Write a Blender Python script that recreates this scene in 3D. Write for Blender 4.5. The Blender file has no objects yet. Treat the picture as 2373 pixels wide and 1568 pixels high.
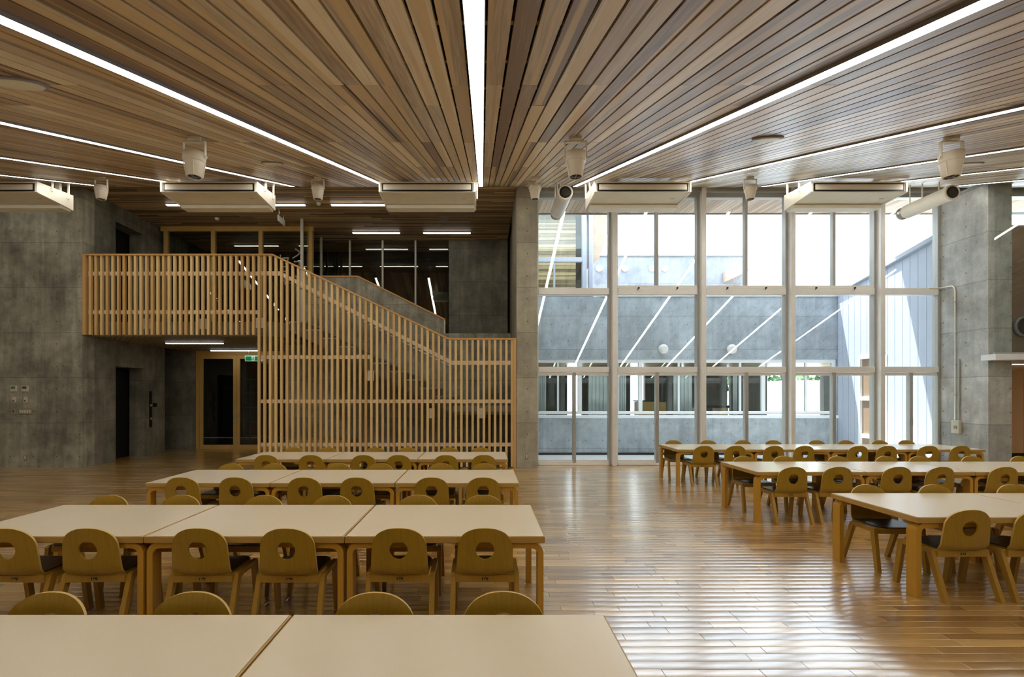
import bpy, math, random
from mathutils import Vector, Matrix
C = bpy.context.scene.collection
SC = bpy.context.scene
random.seed(7)

# ------------------------------------------------------------------ camera
F = 1121.0; VX = 1118.0; HY = 916.0; H = 1.4      # focal length in pixels, vanishing point, eye height
cam_d = bpy.data.cameras.new('camera'); cam = bpy.data.objects.new('camera', cam_d); C.objects.link(cam)
cam.location = (0, 0, H); cam.rotation_euler = (math.pi/2, 0, 0)
cam_d.sensor_fit = 'HORIZONTAL'; cam_d.sensor_width = 36; cam_d.lens = 36*F/2373
cam_d.shift_x = (1186.5-VX)/2373; cam_d.shift_y = (HY-784)/2373
cam_d.clip_start = 0.05; cam_d.clip_end = 400
SC.camera = cam

# ------------------------------------------------------------------ light, world, exposure
w = bpy.data.worlds.new('world'); SC.world = w; w.use_nodes = True
bg = w.node_tree.nodes['Background']; bg.inputs[0].default_value = (0.80, 0.88, 1.0, 1); bg.inputs[1].default_value = 6.5
sun_d = bpy.data.lights.new('sun', 'SUN'); sun = bpy.data.objects.new('sun', sun_d); C.objects.link(sun)
sun_d.energy = 15.0; sun_d.angle = 0.009; sun_d.color = (1.0, 0.97, 0.93)
sun.rotation_euler = Vector((0.32, -0.22, -1.0)).to_track_quat('-Z', 'Y').to_euler()
sun.location = (-4, 14, 12)
SC.view_settings.view_transform = 'Standard'; SC.view_settings.look = 'None'
SC.view_settings.gamma = 1.0; SC.view_settings.use_curve_mapping = False
SC.view_settings.exposure = 0.0
STRIP = 16.5                                     # what the strip lights give off

# ------------------------------------------------------------------ node helpers / materials
def srgb(r, g, b):
    f = lambda c: (c/255/12.92) if c/255 <= 0.04045 else ((c/255+0.055)/1.055)**2.4
    return (f(r), f(g), f(b), 1.0)
class NT:
    def __init__(s, name):
        s.m = bpy.data.materials.new(name); s.m.use_nodes = True; s.t = s.m.node_tree; s.n = s.t.nodes
        s.b = s.n['Principled BSDF']; s.out = s.n['Material Output']
    def new(s, ty, **kw):
        n = s.n.new(ty)
        for k, v in kw.items(): setattr(n, k, v)
        return n
    def link(s, a, b): s.t.links.new(a, b)
    def math(s, op, a, b=None, c=None):
        n = s.new('ShaderNodeMath', operation=op)
        for i, v in enumerate((a, b, c)):
            if v is None: continue
            if isinstance(v, (int, float)): n.inputs[i].default_value = v
            else: s.link(v, n.inputs[i])
        return n.outputs[0]
    def mix(s, f, a, b, ty='MIX'):
        n = s.new('ShaderNodeMix', data_type='RGBA', blend_type=ty)
        for i, v in ((0, f), (6, a), (7, b)):
            if isinstance(v, (int, float)): n.inputs[i].default_value = v
            elif isinstance(v, tuple): n.inputs[i].default_value = v
            else: s.link(v, n.inputs[i])
        return n.outputs[2]
    def pos(s):
        return s.new('ShaderNodeNewGeometry').outputs['Position']
    def obj(s):
        return s.new('ShaderNodeTexCoord').outputs['Object']
    def mapping(s, v, scale=(1, 1, 1), loc=(0, 0, 0)):
        n = s.new('ShaderNodeMapping'); s.link(v, n.inputs[0]); n.inputs['Scale'].default_value = scale
        if isinstance(loc, tuple): n.inputs['Location'].default_value = loc
        else: s.link(loc, n.inputs['Location'])
        return n.outputs[0]
    def noise(s, v, scale, detail=3, rough=0.5, dist=0.0):
        n = s.new('ShaderNodeTexNoise'); s.link(v, n.inputs['Vector'])
        n.inputs['Scale'].default_value = scale; n.inputs['Detail'].default_value = detail
        n.inputs['Roughness'].default_value = rough; n.inputs['Distortion'].default_value = dist
        return n.outputs[0]
    def ramp(s, v, *stops):
        n = s.new('ShaderNodeValToRGB'); s.link(v, n.inputs[0]); e = n.color_ramp.elements
        while len(e) < len(stops): e.new(0.5)
        for i, (p, c) in enumerate(stops): e[i].position = p; e[i].color = c if isinstance(c, tuple) else (c, c, c, 1)
        return n.outputs[0]
    def bump(s, h, strength, dist=0.01, normal=None):
        n = s.new('ShaderNodeBump'); s.link(h, n.inputs['Height'])
        n.inputs['Strength'].default_value = strength; n.inputs['Distance'].default_value = dist
        if normal is not None: s.link(normal, n.inputs['Normal'])
        return n.outputs[0]
    def set(s, **kw):
        for k, v in kw.items():
            i = s.b.inputs[k.replace('_', ' ')]
            if hasattr(v, 'links'): s.link(v, i)
            else: i.default_value = v

def plain(name, col, rough=0.5, metal=0.0, coat=0.0, var=0.06):
    t = NT(name); p = t.obj(); n = t.noise(p, 6.0, 2)
    k = t.ramp(n, (0.3, 1-var), (0.7, 1.0))
    t.set(Base_Color=t.mix(1.0, col, k, 'MULTIPLY'), Roughness=rough, Metallic=metal)
    t.b.inputs['Coat Weight'].default_value = coat
    return t.m

def emit(name, col, s):
    t = NT(name); t.set(Base_Color=col, Roughness=0.4)
    t.b.inputs['Emission Color'].default_value = col; t.b.inputs['Emission Strength'].default_value = s
    return t.m

def concrete(name, base, stain=0.5, holes=True, zoff=0.65, uoff=0.0, mottle=1.0):
    t = NT(name); P = t.pos()
    sx = t.new('ShaderNodeSeparateXYZ'); t.link(P, sx.inputs[0])
    u = t.math('ADD', sx.outputs[0], sx.outputs[1]); z = sx.outputs[2]
    big = t.noise(P, 0.9, 5, 0.6, 0.4); mid = t.noise(P, 4.0, 6, 0.65); fine = t.noise(P, 45.0, 3, 0.6)
    drips = t.noise(t.mapping(P, (5, 5, 0.5)), 1.6, 4, 0.6, 0.3)
    a = t.ramp(big, (0.36, 1.0-0.5*stain), (0.58, 1.12))
    b = t.ramp(mid, (0.3, 1.0-0.28*mottle), (0.65, 1.1))
    c = t.ramp(fine, (0.35, 0.9), (0.6, 1.04))
    d = t.ramp(drips, (0.36, 1.0-0.3*stain), (0.6, 1.05))
    col = t.mix(1.0, base, a, 'MULTIPLY'); col = t.mix(1.0, col, b, 'MULTIPLY')
    col = t.mix(1.0, col, c, 'MULTIPLY'); col = t.mix(1.0, col, d, 'MULTIPLY')
    # form panel tone: 0.9 m x 1.8 m panels
    pu = t.math('FLOOR', t.math('DIVIDE', t.math('ADD', u, uoff), 1.8)); pv = t.math('FLOOR', t.math('DIVIDE', t.math('SUBTRACT', z, zoff+0.219), 0.876))
    wn = t.new('ShaderNodeTexWhiteNoise', noise_dimensions='2D'); cx = t.new('ShaderNodeCombineXYZ'); t.link(pu, cx.inputs[0]); t.link(pv, cx.inputs[1]); t.link(cx.outputs[0], wn.inputs[0])
    col = t.mix(1.0, col, t.ramp(wn.outputs[0], (0.0, 0.88), (1.0, 1.08)), 'MULTIPLY')
    def near(v, off, per, wd):      # 1 on the line
        q = t.math('FRACT', t.math('DIVIDE', t.math('SUBTRACT', v, off), per))
        q = t.math('ABSOLUTE', t.math('SUBTRACT', q, 0.5)); q = t.math('MULTIPLY', q, per)   # distance from mid-cell
        return q
    lj = t.math('LESS_THAN', near(z, zoff+0.219-0.438, 0.876, 0), 0.006)
    vj = t.math('LESS_THAN', near(u, uoff, 1.8, 0), 0.004)
    jn = t.math('MAXIMUM', lj, t.math('MULTIPLY', vj, 0.7))
    col = t.mix(t.math('MULTIPLY', jn, 0.42), col, (0.03, 0.03, 0.03, 1))
    hgt = t.math('SUBTRACT', t.math('MULTIPLY', mid, 0.2), jn)
    if holes:
        hz = near(z, zoff-0.219, 0.438, 0); hu = near(u, uoff-0.225+0.225, 0.45, 0)
        dd = t.math('SQRT', t.math('ADD', t.math('MULTIPLY', hz, hz), t.math('MULTIPLY', hu, hu)))
        h = t.math('LESS_THAN', dd, 0.014)
        col = t.mix(t.math('MULTIPLY', h, 0.6), col, (0.03, 0.03, 0.03, 1)); hgt = t.math('SUBTRACT', hgt, h)
    t.set(Base_Color=col, Roughness=0.62, Normal=t.bump(hgt, 0.35, 0.01))
    t.b.inputs['Specular IOR Level'].default_value = 0.35
    return t.m

def wood(name, dark, light, axis='Y', rough=0.45, grain=1.0, spread=1.0, coat=0.0, tone=True, sap=False, world=True, crown=0.0, pitch=0.075, spec=0.5):
    """long-grain timber; FACE attribute 'tone' picks the board's own colour"""
    t = NT(name); P = t.pos() if world else t.obj()
    at = t.new('ShaderNodeAttribute', attribute_name='tone').outputs['Fac'] if tone else None
    st = {'X': (0.45, 9, 9), 'Y': (9, 0.45, 9), 'Z': (9, 9, 0.45), 'S': (11, 0.35, 0.3)}[axis]
    loc = (0, 0, 0)
    if at is not None:
        cb = t.new('ShaderNodeCombineXYZ')
        for i in range(3): t.link(t.math('MULTIPLY', at, 37.0+11*i), cb.inputs[i])
        loc = cb.outputs[0]
    V = t.mapping(P, st, loc)
    n1 = t.noise(V, 1.3, 3, 0.5, 0.5); 
    rings = t.math('FRACT', t.math('MULTIPLY', n1, 7.0)); rings = t.math('ABSOLUTE', t.math('SUBTRACT', rings, 0.5))
    fine = t.noise(t.mapping(P, tuple(k*6 for k in st), loc), 2.0, 3, 0.6)
    g = t.math('ADD', t.math('MULTIPLY', rings, 0.7*grain), t.math('MULTIPLY', t.math('SUBTRACT', fine, 0.5), 0.9*grain))
    base = t.math('ADD', t.math('MULTIPLY', t.noise(V, 0.5, 2), 0.5), 0.0)
    if at is not None: base = t.math('ADD', base, t.math('MULTIPLY', t.math('SUBTRACT', at, 0.5), spread))
    f = t.math('ADD', base, t.math('MULTIPLY', g, 0.5))
    col = t.mix(t.ramp(f, (0.0, 0.0), (0.85, 1.0)), dark, light)
    if sap:                                            # pale sapwood band along one side of some boards
        s2 = t.noise(t.mapping(P, tuple(k*0.55 if k > 1 else 0.05 for k in st), loc), 2.2, 1, 0.3)
        col = t.mix(t.ramp(s2, (0.52, 0.0), (0.56, 0.75)), col, srgb(222, 194, 144))
        hue = t.new('ShaderNodeTexWhiteNoise', noise_dimensions='1D'); t.link(t.math('MULTIPLY', at, 913.0), hue.inputs['W'])
        col = t.mix(t.math('MULTIPLY', t.ramp(hue.outputs[0], (0.55, 0.0), (0.9, 1.0)), 0.35), col, srgb(150, 118, 100))
    t.set(Base_Color=col, Roughness=rough)
    if crown:                                          # slight cupping of every floor board
        sx = t.new('ShaderNodeSeparateXYZ'); t.link(P, sx.inputs[0])
        q = t.math('FRACT', t.math('DIVIDE', sx.outputs[1], pitch)); q = t.math('SUBTRACT', q, 0.5); q = t.math('MULTIPLY', t.math('MULTIPLY', q, q), -4.0)
        lump = t.noise(t.mapping(P, (0.8, 2.5, 1)), 2.0, 2)
        h = t.math('ADD', t.math('MULTIPLY', q, 1.0), t.math('MULTIPLY', lump, 1.6))
        t.set(Normal=t.bump(h, 1.0, crown))
        t.link(t.b.inputs['Normal'].links[0].from_socket, t.b.inputs['Coat Normal'])
    else:
        t.set(Normal=t.bump(fine, 0.12, 0.002))
    t.b.inputs['Coat Weight'].default_value = coat; t.b.inputs['Coat Roughness'].default_value = 0.1
    t.b.inputs['Specular IOR Level'].default_value = spec
    return t.m

def glass(name, tint=(0.93, 0.96, 0.95, 1), f0=0.045):
    t = NT(name); t.n.remove(t.b)
    lw = t.new('ShaderNodeLayerWeight'); lw.inputs[0].default_value = 0.5
    f = t.math('ADD', t.math('MULTIPLY', t.math('POWER', lw.outputs['Facing'], 5.0), 1-f0), f0)
    tr = t.new('ShaderNodeBsdfTransparent'); tr.inputs[0].default_value = tint
    gl = t.new('ShaderNodeBsdfGlossy'); gl.inputs['Roughness'].default_value = 0.0; gl.inputs[0].default_value = (0.97, 1, 0.98, 1)
    mx = t.new('ShaderNodeMixShader'); t.link(f, mx.inputs[0]); t.link(tr.outputs[0], mx.inputs[1]); t.link(gl.outputs[0], mx.inputs[2])
    t.link(mx.outputs[0], t.out.inputs[0])
    return t.m

M = {}
M['conc'] = concrete('concrete_interior', srgb(170, 168, 152), 0.85, mottle=1.3)
M['conc_side'] = concrete('concrete_side_wall', srgb(136, 134, 120), 0.6, uoff=0.35)
M['conc_pillar'] = concrete('concrete_pillar', srgb(164, 160, 144), 0.3, uoff=0.145, mottle=0.7)
M['conc_out'] = concrete('concrete_outside', srgb(168, 178, 186), 0.3, mottle=0.7)
M['conc_right'] = concrete('concrete_right_pier', srgb(182, 184, 180), 0.45, uoff=0.1)
M['slat_ceiling'] = wood('cedar_ceiling_boards', srgb(140, 116, 96), srgb(244, 228, 198), 'S', 0.36, 1.2, 1.3, sap=True)
M['slat_ceiling_x'] = wood('cedar_ceiling_boards_across', srgb(112, 92, 62), srgb(190, 166, 122), 'X', 0.5, 0.8, 0.9, sap=True)
M['eave_wood'] = wood('pale_eave_boards', srgb(176, 150, 128), srgb(224, 204, 186), 'Y', 0.6, 0.5, 0.7)
M['floor'] = wood('lacquered_floor_boards', srgb(144, 106, 52), srgb(220, 180, 110), 'X', 0.28, 0.9, 0.9, coat=1.0, crown=0.0011, spec=0.7)
_b = M['floor'].node_tree.nodes['Principled BSDF']; _b.inputs['Coat IOR'].default_value = 2.25; _b.inputs['Coat Roughness'].default_value = 0.17
M['chair'] = wood('oak_veneer_chair', srgb(140, 106, 14), srgb(190, 156, 50), 'Z', 0.4, 0.7, 0.5, tone=False, world=False)
M['chair_edge'] = wood('pale_ply_edge', srgb(196, 162, 84), srgb(228, 198, 128), 'X', 0.45, 0.5, tone=False, world=False)
M['frame'] = wood('beech_chair_frame', srgb(152, 114, 30), srgb(196, 156, 66), 'Z', 0.42, 0.5, tone=False, world=False)
M['table_leg'] = wood('bent_birch_leg', srgb(178, 130, 30), srgb(214, 166, 66), 'Z', 0.4, 0.4, tone=False, world=False)
M['table_edge'] = wood('birch_table_edge', srgb(172, 136, 66), srgb(206, 172, 104), 'X', 0.42, 0.4, tone=False, world=False)
M['screen'] = wood('pine_screen_slat', srgb(200, 160, 98), srgb(240, 214, 154), 'Z', 0.5, 0.4, 0.9)
M['screen_rail'] = wood('pine_rail', srgb(188, 140, 76), srgb(218, 178, 110), 'X', 0.5, 0.5, 1.0, tone=False)
M['door_wood'] = wood('golden_door_frame', srgb(196, 156, 82), srgb(232, 196, 120), 'Z', 0.45, 0.5, tone=False)
M['lining'] = wood('grey_brown_lining', srgb(132, 110, 92), srgb(164, 142, 122), 'X', 0.5, 0.5, tone=False)
M['upper_wall'] = concrete('pale_upper_wall', srgb(140, 148, 160), 0.2, holes=False, mottle=0.4)
M['panel_wood'] = wood('warm_wood_panel', srgb(196, 154, 108), srgb(222, 184, 138), 'Z', 0.5, 0.5, tone=False)
M['bench'] = wood('pale_bench_wood', srgb(180, 150, 88), srgb(210, 182, 120), 'X', 0.5, 0.5, tone=False)
M['laminate'] = plain('cream_laminate', srgb(232, 220, 196), 0.2, var=0.02)
M['pad'] = plain('black_seat_vinyl', srgb(24, 26, 26), 0.3, var=0.2)
M['plate'] = plain('small_dark_plate', srgb(24, 22, 20), 0.4)
M['plate_mark'] = plain('silver_mark', srgb(200, 198, 190), 0.3, 0.6)
M['white'] = plain('ivory_paint', srgb(248, 245, 232), 0.38)
M['white_pan'] = plain('ivory_pan', srgb(236, 231, 212), 0.45)
M['black'] = plain('black_trim', srgb(16, 16, 16), 0.5)
M['void'] = plain('dark_backing', srgb(34, 26, 18), 0.9)
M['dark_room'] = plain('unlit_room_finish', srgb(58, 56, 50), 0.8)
M['grey_metal'] = plain('grey_light_housing', srgb(150, 148, 152), 0.45)
M['alu'] = plain('warm_white_aluminium', srgb(240, 240, 238), 0.35, 0.15)
M['alu_grey'] = plain('grey_aluminium', srgb(176, 176, 172), 0.35, 0.2)
M['post'] = plain('pale_grey_post', srgb(214, 212, 200), 0.4)
M['steel'] = plain('bright_steel', srgb(196, 198, 200), 0.25, 0.8)
M['out_white'] = plain('white_render', srgb(232, 236, 240), 0.7, var=0.03)
M['clad'] = plain('pale_metal_cladding', srgb(176, 184, 200), 0.6, var=0.04)
M['paving'] = plain('white_paving', srgb(214, 216, 216), 0.8, var=0.1)
M['frosted'] = emit('lamp_globe', (0.72, 0.72, 0.70, 1), 0.05)
M['strip'] = emit('strip_diffuser', (1.0, 0.945, 0.84, 1), STRIP)
M['strip_short'] = emit('strip_diffuser_short', (1.0, 0.93, 0.84, 1), 7.0)
M['exit_green'] = emit('exit_green', (0.0, 0.16, 0.07, 1), 0.5)
M['exit_white'] = emit('exit_white', (0.6, 0.8, 0.62, 1), 0.35)
M['glass'] = glass('window_glass')
M['glass_dark'] = glass('partition_glass', (0.86, 0.88, 0.84, 1), 0.06)
M['letter'] = plain('pale_grey_lettering', srgb(176, 172, 156), 0.6)
M['soffit'] = plain('olive_soffit', srgb(120, 108, 72), 0.6)
M['screen_lcd'] = plain('green_display', srgb(86, 116, 84), 0.3)
M['screen_lcd2'] = plain('olive_display', srgb(84, 78, 40), 0.3)
M['switch'] = plain('switch_ivory', srgb(206, 202, 184), 0.4)
M['switch_tan'] = plain('switch_tan', srgb(150, 140, 118), 0.5)
M['red'] = plain('red_brown_button', srgb(124, 60, 32), 0.5)
M['leaf'] = plain('green_foliage', srgb(96, 140, 84), 0.8, var=0.5)
M['roof_red'] = plain('pale_red_roof', srgb(196, 160, 152), 0.7)
M['curtain'] = plain('white_curtain', srgb(224, 230, 232), 0.85)

# ------------------------------------------------------------------ mesh helpers
class MB:
    def __init__(s): s.v = []; s.f = []; s.t = []; s.m = []; s.sm = []
    def add(s, vs, fs, tone=0.5, mi=0, smooth=False):
        b = len(s.v); s.v += [tuple(v) for v in vs]
        for f in fs: s.f.append(tuple(b+i for i in f)); s.t.append(tone); s.m.append(mi); s.sm.append(smooth)
    def box(s, x0, x1, y0, y1, z0, z1, tone=0.5, mi=0, bev=0.0):
        if bev > 0:
            # chamfer along the four vertical and all horizontal edges
            b = bev; vs = []
            for z, i in ((z0, b), (z0+b, 0), (z1-b, 0), (z1, b)):
                j = b if i == 0 else b*1.6
                vs += [(x0+j, y0+i, z), (x1-j, y0+i, z), (x1-i, y0+j, z), (x1-i, y1-j, z), (x1-j, y1-i, z), (x0+j, y1-i, z), (x0+i, y1-j, z), (x0+i, y0+j, z)]
            fs = [tuple(reversed(range(8))), tuple(range(24, 32))]
            for r in range(3):
                for k in range(8): a = r*8+k; c = r*8+(k+1) % 8; fs.append((a, c, c+8, a+8))
            s.add(vs, fs, tone, mi); return
        vs = [(x0, y0, z0), (x1, y0, z0), (x1, y1, z0), (x0, y1, z0), (x0, y0, z1), (x1, y0, z1), (x1, y1, z1), (x0, y1, z1)]
        s.add(vs, [(3, 2, 1, 0), (4, 5, 6, 7), (0, 1, 5, 4), (1, 2, 6, 5), (2, 3, 7, 6), (3, 0, 4, 7)], tone, mi)
    def hexa(s, p8, tone=0.5, mi=0):
        s.add(p8, [(3, 2, 1, 0), (4, 5, 6, 7), (0, 1, 5, 4), (1, 2, 6, 5), (2, 3, 7, 6), (3, 0, 4, 7)], tone, mi)
    def prism(s, poly, axis, a, b, tone=0.5, mi=0, smooth=False):
        n = len(poly)
        def P(q, d): return {'X': (d, q[0], q[1]), 'Y': (q[0], d, q[1]), 'Z': (q[0], q[1], d)}[axis]
        vs = [P(q, a) for q in poly] + [P(q, b) for q in poly]
        s.add(vs, [tuple(range(n)), tuple(reversed(range(n, 2*n)))], tone, mi)
        base = len(s.v)-2*n
        for i in range(n):
            j = (i+1) % n; s.f.append((base+i, base+n+i, base+n+j, base+j)); s.t.append(tone); s.m.append(mi); s.sm.append(smooth)
    def bar(s, p, q, wx, wy, tone=0.5, mi=0, wx2=None, wy2=None):
        """square section bar from p to q, section axis-aligned to x / y"""
        wx2 = wx if wx2 is None else wx2; wy2 = wy if wy2 is None else wy2
        vs = []
        for c, a, b in ((p, wx/2, wy/2), (q, wx2/2, wy2/2)):
            vs += [(c[0]-a, c[1]-b, c[2]), (c[0]+a, c[1]-b, c[2]), (c[0]+a, c[1]+b, c[2]), (c[0]-a, c[1]+b, c[2])]
        s.add(vs, [(3, 2, 1, 0), (4, 5, 6, 7), (0, 1, 5, 4), (1, 2, 6, 5), (2, 3, 7, 6), (3, 0, 4, 7)], tone, mi)
    def tube(s, pts, r, n=10, mi=0, caps=True, radii=None):
        pts = [Vector(p) for p in pts]; rings = []
        up = Vector((0, 0, 1))
        for i, p in enumerate(pts):
            d = (pts[min(i+1, len(pts)-1)]-pts[max(i-1, 0)]).normalized()
            a = d.cross(up)
            if a.length < 1e-3: a = d.cross(Vector((1, 0, 0)))
            a.normalize(); b = d.cross(a); rr = radii[i] if radii else r
            rings.append([p+a*math.cos(2*math.pi*k/n)*rr+b*math.sin(2*math.pi*k/n)*rr for k in range(n)])
        vs = [v for g in rings for v in g]; fs = []
        for i in range(len(pts)-1):
            for k in range(n): fs.append((i*n+k, i*n+(k+1) % n, (i+1)*n+(k+1) % n, (i+1)*n+k))
        s.add(vs, fs, 0.5, mi, True)
        if caps: s.add(rings[0], [tuple(reversed(range(n)))], 0.5, mi); s.add(rings[-1], [tuple(range(n))], 0.5, mi)
    def lathe(s, prof, c=(0, 0, 0), n=24, mi=0, axis='Z', smooth=True):
        """prof: list of (radius, height) about an axis through c"""
        vs = []
        for r, h in prof:
            for k in range(n):
                a = 2*math.pi*k/n; x, y = r*math.cos(a), r*math.sin(a)
                q = {'Z': (x, y, h), 'Y': (x, h, y), 'X': (h, x, y)}[axis]
                vs.append((c[0]+q[0], c[1]+q[1], c[2]+q[2]))
        fs = []
        for i in range(len(prof)-1):
            for k in range(n): fs.append((i*n+k, i*n+(k+1) % n, (i+1)*n+(k+1) % n, (i+1)*n+k))
        s.add(vs, fs, 0.5, mi, smooth)
        s.add(vs[:n], [tuple(range(n))], 0.5, mi); s.add(vs[-n:], [tuple(range(n))], 0.5, mi)
    def build(s, name, mat, parent=None, world=True, kind=None, label=None, tone=True):
        me = bpy.data.meshes.new(name)
        off = Vector((0, 0, 0))
        if parent is not None and world:
            p = parent
            while p is not None: off += p.location; p = p.parent
        me.from_pydata([(v[0]-off.x, v[1]-off.y, v[2]-off.z) for v in s.v], [], s.f)
        mats = mat if isinstance(mat, (list, tuple)) else [mat]
        for m in mats: me.materials.append(m)
        me.polygons.foreach_set('material_index', s.m); me.polygons.foreach_set('use_smooth', s.sm)
        at = me.attributes.new('tone', 'FLOAT', 'FACE'); at.data.foreach_set('value', s.t)
        me.update(); me.validate()
        o = bpy.data.objects.new(name, me); C.objects.link(o); o.parent = parent
        if kind: o['kind'] = kind
        if label: o['label'] = label
        return o

def thing(name, label, cat, loc, group=None, rotz=0):
    o = bpy.data.objects.new(name, None); C.objects.link(o); o.location = loc; o.rotation_euler = (0, 0, rotz)
    o.empty_display_size = 0.1; o['label'] = label; o['category'] = cat
    if group: o['group'] = group
    bpy.context.view_layer.update(); return o
def tag(o, label, cat, group=None):
    o['label'] = label; o['category'] = cat
    if group: o['group'] = group
    return o
def struct(name, loc=(0, 0, 0)):
    o = bpy.data.objects.new(name, None); C.objects.link(o); o.location = loc; o['kind'] = 'structure'; return o
def B(x0, x1, y0, y1, z0, z1, tone=0.5, bev=0.0):
    m = MB(); m.box(x0, x1, y0, y1, z0, z1, tone, 0, bev); return m
def copy_tree(src, loc, rotz, label, group=None):
    r = src.copy(); C.objects.link(r); r.location = loc; r.rotation_euler = (0, 0, rotz); r['label'] = label
    if group: r['group'] = group
    for ch in KIDS[src.name]:
        c = ch.copy(); C.objects.link(c); c.parent = r
        for g in KIDS.get(ch.name, []):
            d = g.copy(); C.objects.link(d); d.parent = c
    return r
KIDS = {}
def remember(root):
    for o in [root] + list(root.children): KIDS[o.name] = list(o.children)
ORD = ['first', 'second', 'third', 'fourth', 'fifth', 'sixth', 'seventh', 'eighth', 'ninth', 'tenth']

def zc(y): return 2.196 + 0.3461*y                # underside of the sloping ceiling
def proj(x, y, z): return VX + x*F/y, HY - (z-H)*F/y

# ================================================================== LARGE STRUCTURE
XL, XR, YB, YW = -12.0, 14.0, -0.8, 9.4
SOF = 2.56; ZF = 5.449; YK = 12.65

# ---- floor: base slab and boards
_fm = B(XL, XR, YB, 9.79, -0.10, -0.016); _fm.box(XL, 1.07, 9.79, 16.5, -0.10, -0.016)
floor = _fm.build('floor', M['void'], kind='structure')
rows = []
y = YB
PW = 0.075
r = 0
parts = []; rest = MB()
def under_table(px, py): return px < 1440 and py > 1421
ny = int((12.7-YB)/PW)
r0 = round(YB/PW)
cand = []
for i in range(ny):
    y0 = (r0+i)*PW; y1 = y0+PW-0.0012
    off = random.random()*0.5; x = XL+off-0.5
    xr = XR if y1 < 9.7 else 0.66
    while x < xr:
        L = random.choice((0.455, 0.455, 0.5, 0.38, 0.91)); x0 = max(x, XL); x1 = min(x+L, xr)
        x += L
        if x1-x0 < 0.03: continue
        tone = min(1, max(0, random.gauss(0.5, 0.21)))
        dz = -random.random()*0.0007
        sc = 0
        if y0 > 1.5:
            px, py = proj((x0+x1)/2, y0, 0)
            if -20 < px < 2393 and py < 1560 and not under_table(px, py): sc = (x1-x0)/(y0**3)
        cand.append((sc, x0, x1-0.001, y0, y1, dz, tone))
cand.sort(key=lambda c: -c[0])
def plank_mb(mb, x0, x1, y0, y1, dz, tone):
    e = 0.0012; z1 = dz; vs = []
    for a, z in ((0, -0.015), (0, z1-e), (e, z1)):
        vs += [(x0+a, y0+a, z), (x1-a, y0+a, z), (x1-a, y1-a, z), (x0+a, y1-a, z)]
    fs = [(8, 9, 10, 11)]
    for q in (0, 4):
        for k in range(4): fs.append((q+k, q+(k+1) % 4, q+4+(k+1) % 4, q+4+k))
    mb.add(vs, fs, tone)
for i, c in enumerate(cand):
    if i < 300:
        m = MB(); plank_mb(m, *c[1:]); m.build('plank', M['floor'], floor)
    else: plank_mb(rest, *c[1:])
rest.build('planks', M['floor'], floor, kind='stuff')

# ---- sloping board ceiling
def sloped(mb, x0, x1, y0, y1, d0, d1, tone=0.5):
    mb.hexa([(x0, y0, zc(y0)+d0), (x1, y0, zc(y0)+d0), (x1, y1, zc(y1)+d0), (x0, y1, zc(y1)+d0),
             (x0, y0, zc(y0)+d1), (x1, y0, zc(y0)+d1), (x1, y1, zc(y1)+d1), (x0, y1, zc(y1)+d1)], tone)
cm = MB(); sloped(cm, XL-0.3, XR+0.3, YB-0.3, 9.8, 0.09, 0.35)
ceil = cm.build('ceiling', M['void'], kind='structure')
LS = 1.772; LX0 = -0.03
ns = list(range(-6, 8))
bt = MB()
yb = YB
while yb < 9.4: sloped(bt, XL, XR, yb, yb+0.04, 0.03, 0.085); yb += 0.455
bt.build('batten', M['screen_rail'], ceil, kind='stuff')
cand = []
for n in range(-7, 8):
    xa = LX0+n*LS+0.0485; wtot = LS-0.097; nb = 17; p = wtot/nb
    for k in range(nb):
        x0 = xa+k*p+(0.0065 if k else 0.002); x1 = xa+(k+1)*p-(0.0065 if k < nb-1 else 0.002)
        if x1 < XL or x0 > XR: continue
        yy = YB; grid = [YB, 0.9, 2.7, 4.5, 6.3, 8.1]; ends = [g for g in grid[1:] if random.random() < 0.62]
        yend = YW if x1 < 1.0 else 9.57
        cuts = [YB]+[e+random.choice((0, 0, 0.0, 0.45)) for e in ends]+[yend]
        for a, b in zip(cuts[:-1], cuts[1:]):
            if b-a < 0.1: continue
            tone = min(1, max(0, random.gauss(0.5, 0.25)))
            sc = 0; xm = (x0+x1)/2
            for q in range(12):
                yq = a+(b-a)*(q+0.5)/12
                if yq < 0.5: continue
                px, py = proj(xm, yq, zc(yq))
                if 0 < px < 2373 and 0 < py < 1568: sc += (x1-x0)*(b-a)/12*0.796/yq**3
            cand.append((sc, x0, x1, a, b-0.002, tone))
cand.sort(key=lambda c: -c[0])
rest = MB()
for i, (sc, x0, x1, a, b, tone) in enumerate(cand):
    m = MB() if i < 300 else rest
    dz = random.random()*0.0012
    sloped(m, x0, x1, a, b, dz, 0.022, tone)
    if i < 300: m.build('ceiling_board', M['slat_ceiling'], ceil)
rest.build('ceiling_boards', M['slat_ceiling'], ceil, kind='stuff')

# ---- flat ceiling over the balcony and stair (boards run across)
ceil2 = B(XL, 1.07, YW+0.0, 16.5, ZF+0.06, ZF+0.4).build('ceiling', M['void'], kind='structure')
yy = YW+0.012; nrow = 0
while yy < YK+0.9:
    x = -7.78; first = True
    while x < 0.655:
        L = random.choice((1.8, 2.7, 3.6)) * (random.random() if first else 1.0); first = False
        L = max(L, 0.3); x1 = min(x+L, 0.655)
        B(x, x1-0.002, yy, yy+0.083, ZF+random.random()*0.002, ZF+0.022, min(1, max(0, random.gauss(0.45, 0.24)))).build('ceiling_board', M['slat_ceiling_x'], ceil2)
        x = x1
    yy += 0.098
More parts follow.
